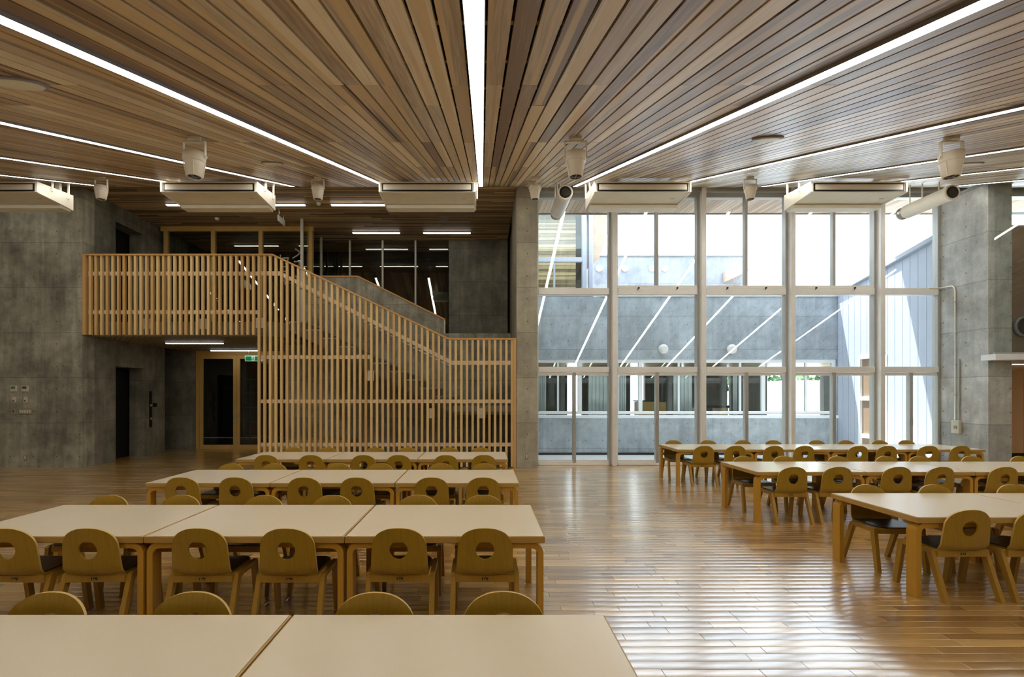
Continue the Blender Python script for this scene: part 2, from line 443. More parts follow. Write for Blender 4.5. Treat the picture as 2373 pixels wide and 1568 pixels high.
# trim between the two ceilings
# ---- walls
B(XL, -7.78, 9.4, 9.7, -0.02, 5.52).build('wall_left', M['conc'], kind='structure')
sw = struct('wall_left_return', (-7.955, 9.7, 0))
for (a, b, z0, z1) in ((9.702, 10.26, 0, ZF+0.06), (11.14, 11.85, 0, ZF+0.06), (10.262, 11.138, 2.02, 2.88), (10.262, 11.138, 5.09, ZF+0.06)):
    B(-8.13, -7.78, a, b, z0, z1).build('wall_section', M['conc_side'], sw)
# lift doors deep in both openings
for z0, z1, nm in ((0.0, 2.02, 'lower'), (2.88, 5.09, 'upper')):
    d = struct('door_%d' % (1 if nm == 'lower' else 2), (-8.2, 10.7, z0))
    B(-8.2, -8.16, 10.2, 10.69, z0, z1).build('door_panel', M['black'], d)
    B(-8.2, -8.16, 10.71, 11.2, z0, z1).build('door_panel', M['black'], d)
B(XL, XL+0.3, YB, 9.4, 0, 5.5).build('wall_left_far', M['conc'], kind='structure')
B(XL, XR, YB-0.3, YB, -0.1, 2.0).build('wall_rear', M['conc'], kind='structure')
B(XR, XR+0.3, YB, 9.9, 0, 5.6).build('wall_right_far', M['conc_right'], kind='structure')
# back wall, lower storey and the part beside the glazed doors
B(-9.6, -7.49, YK, YK+0.25, 0, SOF+0.3).build('wall_back', M['conc_side'], kind='structure')
B(-9.6, -9.4, 11.85, YK, 0, ZF).build('wall_back_return', M['conc_side'], kind='structure')
B(-8.13, -7.72, 11.855, YK, 2.86, ZF+0.06).build('wall_upper_left', M['conc_side'], kind='structure')
B(-0.88, 0.66, YK, YK+0.2, 2.8, ZF+0.06).build('wall_back_upper', M['conc_side'], kind='structure')
# stair wall with sloping top
m = MB(); m.prism([(-4.55, 0), (0.655, 0), (0.655, 2.83), (-0.884, 2.83), (-0.884, 3.13), (-2.87, 4.12), (-4.3, 4.12), (-4.3, 2.6), (-4.55, 2.6)], 'Y', 11.14, 11.3)
stw = m.build('wall_stair', M['conc'], kind='structure')
m = MB(); m.hexa([(-4.3, 11.12, 4.12), (-2.87, 11.12, 4.12), (-2.87, 11.32, 4.12), (-4.3, 11.32, 4.12), (-4.3, 11.12, 4.155), (-2.86, 11.12, 4.155), (-2.86, 11.32, 4.155), (-4.3, 11.32, 4.155)])
m.hexa([(-2.87, 11.12, 4.12), (-0.87, 11.12, 3.13), (-0.87, 11.32, 3.13), (-2.87, 11.32, 4.12), (-2.86, 11.12, 4.155), (-0.86, 11.12, 3.165), (-0.86, 11.32, 3.165), (-2.86, 11.32, 4.155)])
m.build('wooden_cap', M['screen_rail'], stw)
B(-0.884, -0.86, 11.13, 11.31, 2.83, 3.13).build('end_trim', M['post'], stw)
# concrete pillar / fin wall at the window
B(0.662, 1.073, 9.4, 10.95, 0, ZF+0.06).build('wall_pillar', M['conc_pillar'], kind='structure')
B(0.72, 1.073, 10.952, 13.0, 0, ZF+0.06).build('wall_fin', M['conc_side'], kind='structure')
B(0.70, 0.72, 11.32, 11.345, 2.83, ZF).build('trim_1', M['post'], kind='structure')
# pier at the right
pr = B(9.16, 9.587, 8.76, 9.72, 0, zc(8.76)+0.08).build('wall_right', M['conc_right'], kind='structure')

# ---- rooms behind (dark)
dr = struct('wall_back_rooms', (0, 16, 0))
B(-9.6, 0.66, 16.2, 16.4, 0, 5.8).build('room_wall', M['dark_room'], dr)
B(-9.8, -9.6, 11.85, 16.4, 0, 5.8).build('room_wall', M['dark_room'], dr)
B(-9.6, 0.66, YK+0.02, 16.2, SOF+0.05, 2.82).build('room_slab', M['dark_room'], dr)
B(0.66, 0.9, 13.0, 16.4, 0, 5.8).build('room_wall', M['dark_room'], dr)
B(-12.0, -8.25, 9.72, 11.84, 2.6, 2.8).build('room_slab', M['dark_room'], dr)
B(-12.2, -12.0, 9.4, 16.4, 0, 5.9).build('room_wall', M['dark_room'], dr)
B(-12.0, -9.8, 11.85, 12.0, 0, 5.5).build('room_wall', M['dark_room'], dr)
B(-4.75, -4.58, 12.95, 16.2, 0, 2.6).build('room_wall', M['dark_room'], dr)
# shelf seen dimly through the doors
rk = thing('wire_rack', 'dim steel wire rack standing behind the glazed double door', 'rack', (-6.6, 14.6, 0))
for sx in (-7.1, -6.2):
    for sy in (14.4, 14.8): B(sx-0.012, sx+0.012, sy-0.012, sy+0.012, 0, 1.9).build('post', M['steel'], rk)
for k in range(5): B(-7.1, -6.2, 14.4, 14.8, 0.2+k*0.42, 0.215+k*0.42).build('shelf', M['steel'], rk)

# ---- balcony slab and soffit
slab = B(-7.775, -4.1, 9.52, YK-0.0, SOF+0.012, 2.85).build('floor_balcony', M['conc_side'], kind='structure')
B(-4.1, 0.66, 11.3, YK, SOF+0.05, 2.83).build('floor_upper', M['conc_side'], kind='structure')
m = MB(); m.box(-7.775, -4.1, 9.50, YK-0.01, SOF, SOF+0.01); sof = m.build('soffit_panel', M['soffit'], slab)
m = MB()
for i in range(30):
    for j in range(22):
        x = -7.6+i*0.118; yv = 9.65+j*0.135
        m.lathe([(0.007, SOF-0.004), (0.007, SOF)], (x, yv, 0), 6)
so = m.build('soffit_screw', M['white'], sof, kind='stuff')

# ================================================================== WINDOW WALL
win_x = [(1.075, 2.572), (2.666, 4.339), (4.433, 6.110), (6.204, 7.882), (7.976, 9.155)]
ZT = zc(9.57)-0.0
sash_up = [None, 3.498, 5.286, 7.05, None]; sash_lo = [1.84, 3.50, 5.29, 7.04, 8.58]
for i, (a, b) in enumerate(win_x):
    wn = struct('window_%d' % (i+1), ((a+b)/2, 9.73, 0))
    ya, yb2 = 9.68, 9.80
    j = 0.045
    B(a, a+j, ya, yb2, 0, ZT+0.05).build('frame_jamb', M['alu'], wn)
    B(b-j, b, ya, yb2, 0, ZT+0.05).build('frame_jamb', M['alu_grey'], wn)
    B(a+j, b-j, ya, yb2, 5.36, ZT+0.05).build('frame_head', M['alu_grey'], wn)
    B(a+j, b-j, ya-0.02, yb2, 3.417, 3.545, bev=0.006).build('transom', M['alu'], wn)
    B(a+j, b-j, ya-0.03, yb2, 1.865, 1.975, bev=0.006).build('transom', M['alu'], wn)
    B(a+j, b-j, ya-0.03, yb2, 0.0, 0.055, bev=0.005).build('sill_track', M['alu'], wn)
    if i in (1, 2, 3):
        B(a+j, b-j, ya+0.0, yb2-0.02, 3.549, 3.60).build('sash_rail', M['alu'], wn)
        for q in (0.27, 0.73):
            hx = a+(b-a)*q
            m = MB(); m.box(hx-0.012, hx+0.012, ya-0.05, ya-0.021, 3.53, 3.56); m.tube([(hx, ya-0.045, 3.545), (hx-0.03, ya-0.055, 3.50)], 0.006, 6)
            m.build('handle', M['black'], wn)
        s = sash_up[i]
        B(s-0.03, s+0.03, ya+0.01, yb2-0.02, 3.604, 5.356, bev=0.004).build('mullion', M['alu_grey'], wn)
        B(a+j, s-0.03, 9.735, 9.741, 3.60, 5.36).build('pane', M['glass'], wn)
        B(s+0.03, b-j, 9.735, 9.741, 3.60, 5.36).build('pane', M['glass'], wn)
    else:
        B(a+j, b-j, 9.735, 9.741, 3.545, 5.36).build('pane', M['glass'], wn)
    B(a+j, b-j, 9.735, 9.741, 1.975, 3.417).build('pane', M['glass'], wn)
    s = sash_lo[i]
    B(s-0.032, s+0.032, ya-0.01, yb2-0.03, 0.06, 1.86, bev=0.005).build('door_stile', M['alu_grey'], wn)
    for (p, q) in ((a+j, s-0.032), (s+0.032, b-j)):
        B(p, q, ya+0.01, ya+0.05, 1.80, 1.86).build('door_rail', M['alu'], wn)
        B(p, q, ya+0.01, ya+0.05, 0.058, 0.11).build('door_rail', M['alu'], wn)
        B(p, q, 9.715, 9.721, 0.11, 1.80).build('pane', M['glass'], wn)
    B(s-0.012, s+0.012, ya-0.035, ya-0.012, 0.80, 0.93, bev=0.004).build('pull', M['alu_grey'], wn)
for i, xr in enumerate((2.664, 4.431, 6.202, 7.974)):
    B(xr-0.09, xr, 9.57, 9.80, 0, zc(9.57)+0.05, bev=0.005).build('trim_%d' % (i+2), M['alu'], kind='structure')
B(1.075, 9.155, 9.58, 9.68, 5.44, 5.56).build('trim_7', M['alu_grey'], kind='structure')
B(1.075, 9.155, 9.8, 9.95, -0.15, -0.01).build('trim_8', M['conc_out'], kind='structure')

# ---- eave outside with boards
ev = struct('ceiling_eave', (5, 10.4, 5.56))
B(1.08, 13.8, 9.81, 11.1, 5.60, 5.80).build('eave_slab', M['out_white'], ev)
x = 1.08
while x < 11.9:
    m = MB(); m.hexa([(x, 9.81, 5.50), (x+0.094, 9.81, 5.50), (x+0.094, 11.08, 5.575), (x, 11.08, 5.575), (x, 9.81, 5.52), (x+0.094, 9.81, 5.52), (x+0.094, 11.08, 5.595), (x, 11.08, 5.595)], random.random())
    m.build('eave_board', M['eave_wood'], ev); x += 0.1
B(1.08, 13.8, 11.1, 11.13, 5.55, 5.82).build('fascia', M['alu_grey'], ev)

# ================================================================== RIGHT SIDE RECESS
rw = struct('wall_right_back', (11.8, 9.75, 0))
B(9.59, XR, 9.72, 9.95, 2.14, 4.80).build('wood_lining', M['lining'], rw)
for k in range(24): B(9.59, 10.6, 9.708, 9.718, 2.16+k*0.11, 2.25+k*0.11).build('lining_board', M['lining'], rw)
B(9.59, XR, 9.72, 9.95, 0, 0.24).build('plinth', M['void'], rw)
w6 = struct('window_6', (11.8, 9.8, 4.8))
B(9.59, XR, 9.78, 9.79, 4.83, 5.5).build('pane', M['glass'], w6)
B(9.59, XR, 9.72, 9.9, 4.80, 4.83).build('frame_sill', M['alu'], w6)
B(9.59, XR, 9.72, 9.9, 5.40, 5.6).build('frame_head', M['alu_grey'], w6)
d3 = struct('door_3', (10.2, 9.75, 0))
B(9.60, 10.9, 9.74, 9.80, 0.24, 2.02, bev=0.004).build('door_panel', M['panel_wood'], d3)
B(9.62, 9.73, 9.715, 9.738, 1.44, 1.46).build('door_plate', M['alu_grey'], d3)
B(10.91, XR, 9.72, 9.95, 0.24, 2.02).build('wall_section', M['panel_wood'], rw)
gs = struct('floor_gallery', (11.5, 9.1, 2.03))
B(9.02, XR, 8.5, 8.755, 2.03, 2.13).build('gallery_edge', M['out_white'], gs)
B(9.592, XR, 8.76, 9.70, 2.03, 2.13).build('gallery_slab', M['out_white'], gs)
gg = thing('glass_screen', 'tall clear glass screen rising from the white slab edge by the right concrete pier', 'glass screen', (11.5, 8.56, 2.13))
B(9.06, 10.6, 8.555, 8.567, 2.13, 5.10).build('pane', M['glass'], gg)
B(10.61, 12.2, 8.555, 8.567, 2.13, 5.10).build('pane', M['glass'], gg)
B(9.05, 12.2, 8.548, 8.574, 2.13, 2.16).build('channel', M['alu_grey'], gg)
pt = thing('round_vent', 'round blue grey porthole ring on the wood lining at the right edge of frame', 'vent', (10.84, 9.70, 2.78))
m = MB(); m.lathe([(0.20, 9.70), (0.20, 9.66), (0.165, 9.65), (0.165, 9.69)], (10.84, 0, 2.78), 32, axis='Y'); m.build('ring', M['grey_metal'], pt)
m = MB(); m.lathe([(0.162, 9.698), (0.162, 9.672)], (10.84, 0, 2.78), 32, axis='Y'); m.build('disc', M['dark_room'], pt)

# ================================================================== OUTSIDE
gr = B(-2, 20, 9.96, 40, -0.30, -0.17).build('ground_outside', M['paving'], kind='structure')
YO = 12.8
op = thing('courtyard_building', 'pale grey concrete building with a long window band across the courtyard', 'building', (5.3, YO, -0.17))
B(1.075, 9.5, YO, YO+0.25, -0.17, 0.80).build('lower_wall', M['conc_out'], op)
B(1.075, 9.5, YO, YO+0.25, 2.36, 4.02).build('upper_wall', M['conc_out'], op)
B(9.38, 9.5, YO, YO+0.25, 0.80, 2.36).build('end_wall', M['conc_out'], op)
B(3.12, 9.5, YO-0.03, YO+0.3, 4.02, 4.09).build('parapet_cap', M['out_white'], op)
B(1.075, 9.42, YO-0.06, YO+0.05, 0.80, 0.88, bev=0.01).build('sill_ledge', M['out_white'], op)
B(1.075, 9.4, YO-0.03, YO, -0.17, -0.11).build('plinth', M['black'], op)
xs = [1.08, 2.63, 4.24, 5.88, 7.5, 9.36]
for k in range(5):
    a, b = xs[k], xs[k+1]
    fr = B(a, b, YO+0.02, YO+0.09, 0.90, 0.985).build('window_frame', M['out_white'], op)
    B(a, b, YO+0.02, YO+0.09, 2.27, 2.355).build('frame_head', M['out_white'], fr)
    B(b-0.1, b, YO+0.02, YO+0.09, 0.985, 2.27).build('frame_post', M['out_white'], fr)
    mid = (a+b-0.1)/2+0.2
    B(mid-0.025, mid+0.025, YO+0.03, YO+0.08, 0.985, 2.27).build('mullion', M['out_white'], fr)
    B(a, mid-0.025, YO+0.05, YO+0.056, 0.985, 2.27).build('pane', M['glass'], fr)
    B(mid+0.025, b-0.1, YO+0.05, YO+0.056, 0.985, 2.27).build('pane', M['glass'], fr)
# room inside that building
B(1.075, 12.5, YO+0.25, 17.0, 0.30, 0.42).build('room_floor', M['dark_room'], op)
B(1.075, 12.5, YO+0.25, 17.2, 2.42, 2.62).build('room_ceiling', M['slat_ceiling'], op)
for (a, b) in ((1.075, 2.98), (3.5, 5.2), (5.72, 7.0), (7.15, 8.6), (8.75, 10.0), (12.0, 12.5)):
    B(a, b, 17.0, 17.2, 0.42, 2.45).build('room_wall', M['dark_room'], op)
for k, (a, b, yv) in enumerate(((1.5, 1.74, 13.2), (2.9, 3.42, 13.2), (3.68, 3.93, 13.2), (5.24, 5.75, 13.25), (6.9, 7.02, 13.3))):
    m = MB(); n = 10
    for q in range(n): 
        xa = a+(b-a)*q/n; xb = a+(b-a)*(q+1)/n; dy = 0.03*(q % 2)
        m.box(xa, xb, yv+dy, yv+dy+0.03, 0.45, 2.1)
    m.build('curtain', M['curtain'], op)
for k, xx in enumerate((1.9, 3.7, 5.5)):
    B(xx-0.03, xx+0.03, 13.2, 14.4, 2.39, 2.415).build('strip_lamp', M['strip_short'], op)
ts = thing('cupboard', 'dark low cupboard seen through the courtyard building window', 'cupboard', (4.95, 14.3, 0.42))
B(4.55, 5.35, 14.1, 14.5, 0.42, 1.22).build('body', M['door_wood'], ts); B(4.52, 5.38, 14.08, 14.52, 1.225, 1.26).build('worktop', M['black'], ts)
ts = thing('desk', 'dark desk behind the middle of the courtyard window band', 'desk', (6.5, 13.8, 0.42))
B(6.05, 6.95, 13.6, 14.1, 1.05, 1.12).build('top', M['black'], ts); B(6.08, 6.3, 13.62, 14.08, 0.42, 1.05).build('drawer_box', M['door_wood'], ts); B(6.7, 6.92, 13.62, 14.08, 0.42, 1.05).build('drawer_box', M['door_wood'], ts)
# round wall lamps
def bulkhead(x, y, z, rad, label, grp):
    t = thing('wall_lamp', label, 'wall lamp', (x, y, z), grp)
    m = MB(); m.lathe([(rad*0.9, y), (rad*0.9, y-0.05)], (x, 0, z), 28, axis='Y'); m.build('base', M['alu_grey'], t)
    m = MB(); m.lathe([(rad, y-0.05), (rad*1.0, y-0.09), (rad*0.9, y-0.115), (rad*0.5, y-0.13)], (x, 0, z), 28, axis='Y'); m.build('globe', M['frosted'], t)
bulkhead((1535-VX)*YO/F, YO, H+(HY-809)*YO/F, 0.125, 'round white wall lamp on the concrete, left of the two above the window band', 'round lamps above the courtyard windows')
bulkhead((1693-VX)*YO/F, YO, H+(HY-809)*YO/F, 0.125, 'round white wall lamp on the concrete, right of the two above the window band', 'round lamps above the courtyard windows')
# upper rear volume with round vents
up = thing('rear_upper_building', 'pale blue grey upper storey wall rising behind the courtyard parapet', 'building', (5, 16.6, 0))
m = MB(); m.box(1.6, 8.95, 16.6, 16.9, 2.63, 6.18); m.build('wall', M['upper_wall'], up)
B(1.6, 8.95, 16.55, 16.95, 6.18, 6.22).build('coping', M['alu_grey'], up)
m = MB(); m.prism([(8.25, 5.6), (8.92, 5.6), (8.3, 5.28), (8.25, 5.28)], 'Y', 16.0, 16.59); m.build('canopy', M['eave_wood'], up)
for k, px in enumerate((1388, 1448, 1511, 1540)):
    yv = 16.6; x = (px-VX)*yv/F; z = H+(HY-622)*yv/F
    o = MB(); o.lathe([(0.11, yv), (0.11, yv-0.06), (0.09, yv-0.09), (0.04, yv-0.10)], (x, 0, z), 24, axis='Y')
    tag(o.build('wall_vent', M['white']), 'round white vent cap on the upper wall, %s from the left' % ORD[k], 'vent', 'vent caps on the upper rear wall')
# glazed upper corner at the left of the courtyard
gl = thing('glazed_upper_room', 'glazed upper corner room with pale blue mullions beyond the left window bay', 'building', (2.0, YO, 4.1))
for (a, b) in ((2.64, 2.76), (2.82, 2.93)): B(a, b, YO, YO+0.12, 4.1, 6.4, bev=0.01).build('corner_post', M['clad'], gl)
B(1.08, 2.64, YO, YO+0.1, 4.94, 5.06).build('transom', M['clad'], gl)
B(1.08, 2.93, YO, YO+0.1, 4.03, 4.12).build('sill', M['clad'], gl)
B(1.88, 1.93, YO+0.02, YO+0.08, 4.12, 4.94).build('mullion', M['clad'], gl)
B(1.08, 2.64, YO+0.05, YO+0.056, 4.12, 4.94).build('pane', M['glass'], gl)
B(1.08, 2.64, YO+0.05, YO+0.056, 5.06, 6.4).build('pane', M['glass'], gl)
for k in range(25): B(1.08, 2.62, 13.58, 13.6, 4.05+k*0.1, 4.142+k*0.1, random.random()).build('wall_board', M['slat_ceiling_x'], gl)
B(1.08, 2.9, 13.605, 13.7, 4.03, 6.5).build('rear_wall', M['void'], gl)
yy = YO+0.15
while yy < 13.5:
    B(1.08, 2.9, yy, yy+0.085, 6.55, 6.57, random.random()).build('ceiling_board', M['slat_ceiling_x'], gl); yy += 0.1
B(1.08, 3.6, YO+0.15, 14.2, 6.58, 6.7).build('roof', M['void'], gl)
m = MB(); m.prism([(2.95, 6.5), (3.65, 6.5), (3.2, 5.15), (2.95, 4.95)], 'Y', YO+0.5, YO+1.2); m.build('gable_soffit', M['eave_wood'], gl)
# clad wall on the right of the courtyard
cw = thing('clad_wing', 'white ribbed metal clad wing with a roofline rising towards the viewer', 'building', (9.5, 11.3, -0.17))
def zr(y): return 4.63 + (9.95-y)*0.2035
y0 = 9.82
k = 0
while y0 < 12.75:
    y1 = min(y0+0.198, 12.765)
    segs = [(-0.17, None)]
    if y0 > 11.15 and y1 < 12.05: segs = [(2.36, None)]
    for z0, _ in segs:
        m = MB(); m.hexa([(9.38, y0+0.004, z0), (9.38, y1-0.004, z0), (9.6, y1-0.004, z0), (9.6, y0+0.004, z0), (9.38, y0+0.004, zr(y0)), (9.38, y1-0.004, zr(y1)), (9.6, y1-0.004, zr(y1)), (9.6, y0+0.004, zr(y0))])
        m.build('cladding_panel', M['clad'], cw)
    y0 = y1
m = MB(); m.hexa([(9.30, 9.82, zr(9.82)), (9.30, 12.765, zr(12.765)), (9.65, 12.765, zr(12.765)), (9.65, 9.82, zr(9.82)), (9.30, 9.82, zr(9.82)+0.09), (9.30, 12.765, zr(12.765)+0.09), (9.65, 12.765, zr(12.765)+0.09), (9.65, 9.82, zr(9.82)+0.09)])
m.build('roof_coping', M['clad'], cw)
wf = B(9.36, 9.44, 11.2, 11.25, -0.1, 2.36).build('window_frame', M['out_white'], cw)
B(9.36, 9.44, 12.0, 12.05, -0.1, 2.36).build('frame_post', M['out_white'], wf)
for z in (2.30, 1.28, 0.36): B(9.36, 9.44, 11.25, 12.0, z, z+0.1).build('frame_rail', M['out_white'], wf)
B(9.42, 9.45, 11.25, 12.0, -0.1, 2.30).build('shutter', M['lining'], cw)
# beyond: small house and trees
hs = thing('distant_house', 'small white house with a red tiled roof seen through the far windows', 'house', (15.6, 24, -0.17))
B(13.6, 18.0, 24, 27, -0.17, 1.42).build('wall', M['out_white'], hs)
m = MB(); m.prism([(13.3, 1.43), (18.3, 1.43), (16.4, 2.15), (15.2, 2.15)], 'Y', 23.7, 27.3); m.build('roof', M['roof_red'], hs)
for k, (x, yv, s) in enumerate(((16.6, 33, 2.4), (20.8, 34, 2.5), (25.0, 33, 2.4))):
    t = thing('leafy_tree', 'green tree behind the distant white house, %s from the left' % ORD[k], 'tree', (x, yv, -0.17), 'trees beyond the distant house')
    m = MB(); m.tube([(x, yv, -0.17), (x+0.1, yv, 1.2), (x, yv, 2.4)], 0.18, 8, radii=[0.22, 0.16, 0.1]); m.build('trunk', M['void'], t)
    m = MB(); rnd = random.Random(k)
    for q in range(420):
        a = rnd.random()*6.28; e = rnd.random()*3.14-1.57; rr = s*(0.6+0.4*rnd.random())
        c = Vector((x+rr*math.cos(a)*math.cos(e)*0.8, yv+rr*math.sin(a)*math.cos(e)*0.8, 2.9+rr*math.sin(e)*0.8)); d = Vector((rnd.random()-.5, rnd.random()-.5, rnd.random()-.5)).normalized()*0.38; e2 = d.orthogonal().normalized()*0.3
        m.add([c-d, c+e2, c+d, c-e2], [(0, 1, 2, 3)])
    m.build('foliage', M['leaf'], t, kind='stuff')

# ================================================================== GLAZED DOORS UNDER THE BALCONY
gd = struct('door_4', (-6.3, YK, 0))
Y1, Y2 = YK, YK+0.08
B(-7.48, -7.40, Y1-0.02, Y2+0.02, 0, SOF-0.002).build('frame_jamb', M['door_wood'], gd)
B(-7.40, -4.58, Y1-0.02, Y2+0.02, SOF-0.10, SOF-0.002).build('frame_head', M['door_wood'], gd)
for k, (a, b) in enumerate(((-7.395, -6.435), (-6.43, -5.47), (-5.465, -4.6))):
    lf = B(a, a+0.085, Y1, Y1+0.045, 0.0, SOF-0.102).build('door_leaf', M['door_wood'], gd)
    B(b-0.085, b, Y1, Y1+0.045, 0.0, SOF-0.102).build('stile', M['door_wood'], lf)
    B(a+0.085, b-0.085, Y1, Y1+0.045, 0.0, 0.11).build('rail', M['door_wood'], lf)
    B(a+0.085, b-0.085, Y1, Y1+0.045, SOF-0.2, SOF-0.102).build('rail', M['door_wood'], lf)
    B(a+0.085, b-0.085, Y1+0.02, Y1+0.026, 0.11, SOF-0.2).build('pane', M['glass_dark'], lf)
    hx = b-0.04 if k % 2 == 0 else a+0.04
    B(hx-0.014, hx+0.014, Y1-0.012, Y1-0.001, 0.80, 0.93).build('pull', M['alu_grey'], lf)
ex = thing('exit_sign', 'green and white running figure exit sign hanging above the glazed doors', 'sign', (-5.95, 12.3, 2.36))
B(-6.03, -5.60, 12.28, 12.34, 2.27, 2.41, bev=0.004).build('case', M['exit_white'], ex)
B(-6.012, -5.86, 12.272, 12.279, 2.286, 2.394).build('green_panel', M['exit_green'], ex)
B(-5.775, -5.62, 12.272, 12.279, 2.286, 2.394).build('green_panel', M['exit_green'], ex)
m = MB(); m.lathe([(0.012, 12.270), (0.012, 12.278)], (-5.815, 0, 2.378), 12, axis='Y')
for (a, b) in (((-5.815, 2.365), (-5.825, 2.33)), ((-5.825, 2.335), (-5.80, 2.315)), ((-5.80, 2.315), (-5.80, 2.292)), ((-5.825, 2.335), (-5.845, 2.312)), ((-5.845, 2.312), (-5.855, 2.30)), ((-5.818, 2.358), (-5.795, 2.345)), ((-5.818, 2.358), (-5.84, 2.345))):
    m.tube([(a[0], 12.275, a[1]), (b[0], 12.275, b[1])], 0.006, 6)
m.build('running_figure', M['exit_green'], ex)
for x in (-5.95, -5.68): B(x-0.004, x+0.004, 12.306, 12.314, 2.41, SOF).build('rod', M['steel'], ex)

# ================================================================== UPPER STOREY GLAZING
w7 = struct('window_7', (-5.9, 11.61, 2.86))
B(-7.71, -4.05, 11.58, 11.66, ZF-0.115, ZF-0.003).build('frame_head', M['door_wood'], w7)
for px in (385.5, 495, 605, 720):
    x = (px-VX)*11.61/F; B(x-0.045, x+0.045, 11.575, 11.665, 2.86, ZF-0.118).build('frame_post', M['door_wood'], w7)
for a, b in ((385.5, 495), (495, 605), (605, 720)):
    xa = (a-VX)*11.61/F+0.045; xb = (b-VX)*11.61/F-0.045
    B(xa, xb, 11.615, 11.621, 2.86, ZF-0.118).build('pane', M['glass_dark'], w7)
w8 = struct('window_8', (-2.5, YK, 2.85))
for px in (811, 887, 963):
    x = (px-VX)*YK/F; B(x-0.022, x+0.022, YK-0.03, YK+0.03, 2.84, ZF-0.003).build('mullion', M['post'], w8)
for a, b in ((745, 811), (811, 887), (887, 963), (963, 1040)):
    xa = (a-VX)*YK/F+0.022; xb = (b-VX)*YK/F-0.022
    B(xa, xb, YK-0.003, YK+0.003, 2.84, ZF-0.003).build('pane', M['glass_dark'], w8)
w9 = struct('window_9', (-4.14, 11.8, 2.85))
for yv, wd in ((11.1, 0.055), (11.76, 0.05), (12.42, 0.045)):
    B(-4.14-wd/2, -4.14+wd/2, yv-0.03, yv+0.03, 2.86, ZF-0.003).build('mullion', M['post'], w9)
B(-4.143, -4.137, 11.13, 11.555, 2.86, ZF-0.003).build('pane', M['glass_dark'], w9)
B(-4.143, -4.137, 11.79, 12.39, 2.86, ZF-0.003).build('pane', M['glass_dark'], w9)
# katakana lettering on a glass panel near the head of the stair
lp = thing('katakana_lettering', 'large pale grey katakana letters at the stair head glazing', 'lettering', (-4.4, 11.56, 3.6))
YP = 11.56
def stroke(mb, pts, wd=0.03):
    q = [((a-VX)*YP/F, H+(HY-b)*YP/F) for a, b in pts]
    for (x0, z0), (x1, z1) in zip(q[:-1], q[1:]):
        d = Vector((x1-x0, z1-z0)); n = Vector((-d.y, d.x)).normalized()*wd/2
        mb.add([(x0+n.x, YP-0.004, z0+n.y), (x0-n.x, YP-0.004, z0-n.y), (x1-n.x, YP-0.004, z1-n.y), (x1+n.x, YP-0.004, z1+n.y),
                (x0+n.x, YP-0.001, z0+n.y), (x0-n.x, YP-0.001, z0-n.y), (x1-n.x, YP-0.001, z1-n.y), (x1+n.x, YP-0.001, z1+n.y)],
               [(0, 1, 2, 3), (4, 7, 6, 5), (0, 4, 5, 1), (1, 5, 6, 2), (2, 6, 7, 3), (3, 7, 4, 0)])
for strokes in ([[(684, 576), (690, 580), (695, 586)], [(678, 598), (687, 593), (693, 588), (698, 580)]],
                [[(681, 606), (700, 606)], [(687, 615), (702, 615)], [(694, 606), (693, 618), (689, 626)]],
                [[(650, 590), (650, 597)], [(654, 598), (669, 597), (665, 606), (661, 612)]],
                [[(652, 628), (668, 629), (669, 635), (664, 640)], [(656, 618), (666, 617)]],
                [[(655, 650), (668, 646)], [(660, 643), (661, 660)], [(670, 648), (665, 662)]]):
    m = MB()
    for s in strokes: stroke(m, s)
    m.build('letter', M['letter'], lp)

# ================================================================== SLATTED SCREEN (balcony front + stair)
def ztop(x):
    if x < -4.075: return 4.15
    if x < -0.654: return 4.15-(x+4.075)*(1.635/3.421)
    return 2.515
SY0, SY1 = 9.40, 9.452
bal = thing('balcony_balustrade', 'pine slat balustrade fixed across the front of the balcony, ending at the left wall', 'balustrade', (-6.0, 9.44, SOF))
scr = thing('stair_screen', 'floor to handrail pine slat screen in front of the concrete stair', 'screen', (-1.9, 9.44, 0))
PITCH = 0.1094; x = 0.575
k = 0
while x > -4.38:
    zt = ztop(x)-0.035
    m = MB(); sl = 0.478*0.0225 if -4.07 < x < -0.66 else 0
    tn = random.choice((0.3, 0.5, 0.6, 0.7, 0.8))
    m.hexa([(x-0.0225, SY0, 0.012), (x+0.0225, SY0, 0.012), (x+0.0225, SY1, 0.012), (x-0.0225, SY1, 0.012),
            (x-0.0225, SY0, zt+sl), (x+0.0225, SY0, zt-sl), (x+0.0225, SY1, zt-sl), (x-0.0225, SY1, zt+sl)], tn)
    m.build('slat', M['screen'], scr); x -= PITCH
xs0 = x
while x > -7.66:
    B(x-0.0225, x+0.0225, SY0, SY1, SOF+0.02, 4.115, random.choice((0.3, 0.5, 0.6, 0.7, 0.8))).build('slat', M['screen'], bal); x -= PITCH
B(-7.76, -7.70, SY0-0.02, SY1+0.03, SOF+0.02, 4.115, 0.2).build('end_post', M['screen'], bal)
B(-7.775, xs0+0.05, SY0-0.015, SY1+0.02, 4.117, 4.15).build('handrail', M['screen_rail'], bal)
B(0.598, 0.655, SY0-0.02, SY1+0.03, 0, 2.48, 0.2).build('end_post', M['screen'], scr)
def rail_path(mb, pts, z0, z1, ya, yb):
    for (xa, za), (xb, zb) in zip(pts[:-1], pts[1:]):
        mb.hexa([(xa, ya, za+z0), (xb, ya, zb+z0), (xb, yb, zb+z0), (xa, yb, za+z0), (xa, ya, za+z1), (xb, ya, zb+z1), (xb, yb, zb+z1), (xa, yb, za+z1)])
m = MB(); rail_path(m, [(xs0+0.052, 4.117), (-4.075, 4.117), (-0.654, 2.482), (0.66, 2.482)], 0, 0.034, SY0-0.015, SY1+0.02); m.build('handrail', M['screen_rail'], scr)
RY0, RY1 = 9.453, 9.49
M['rail_pale'] = plain('pale_rail', srgb(240, 226, 204), 0.5)
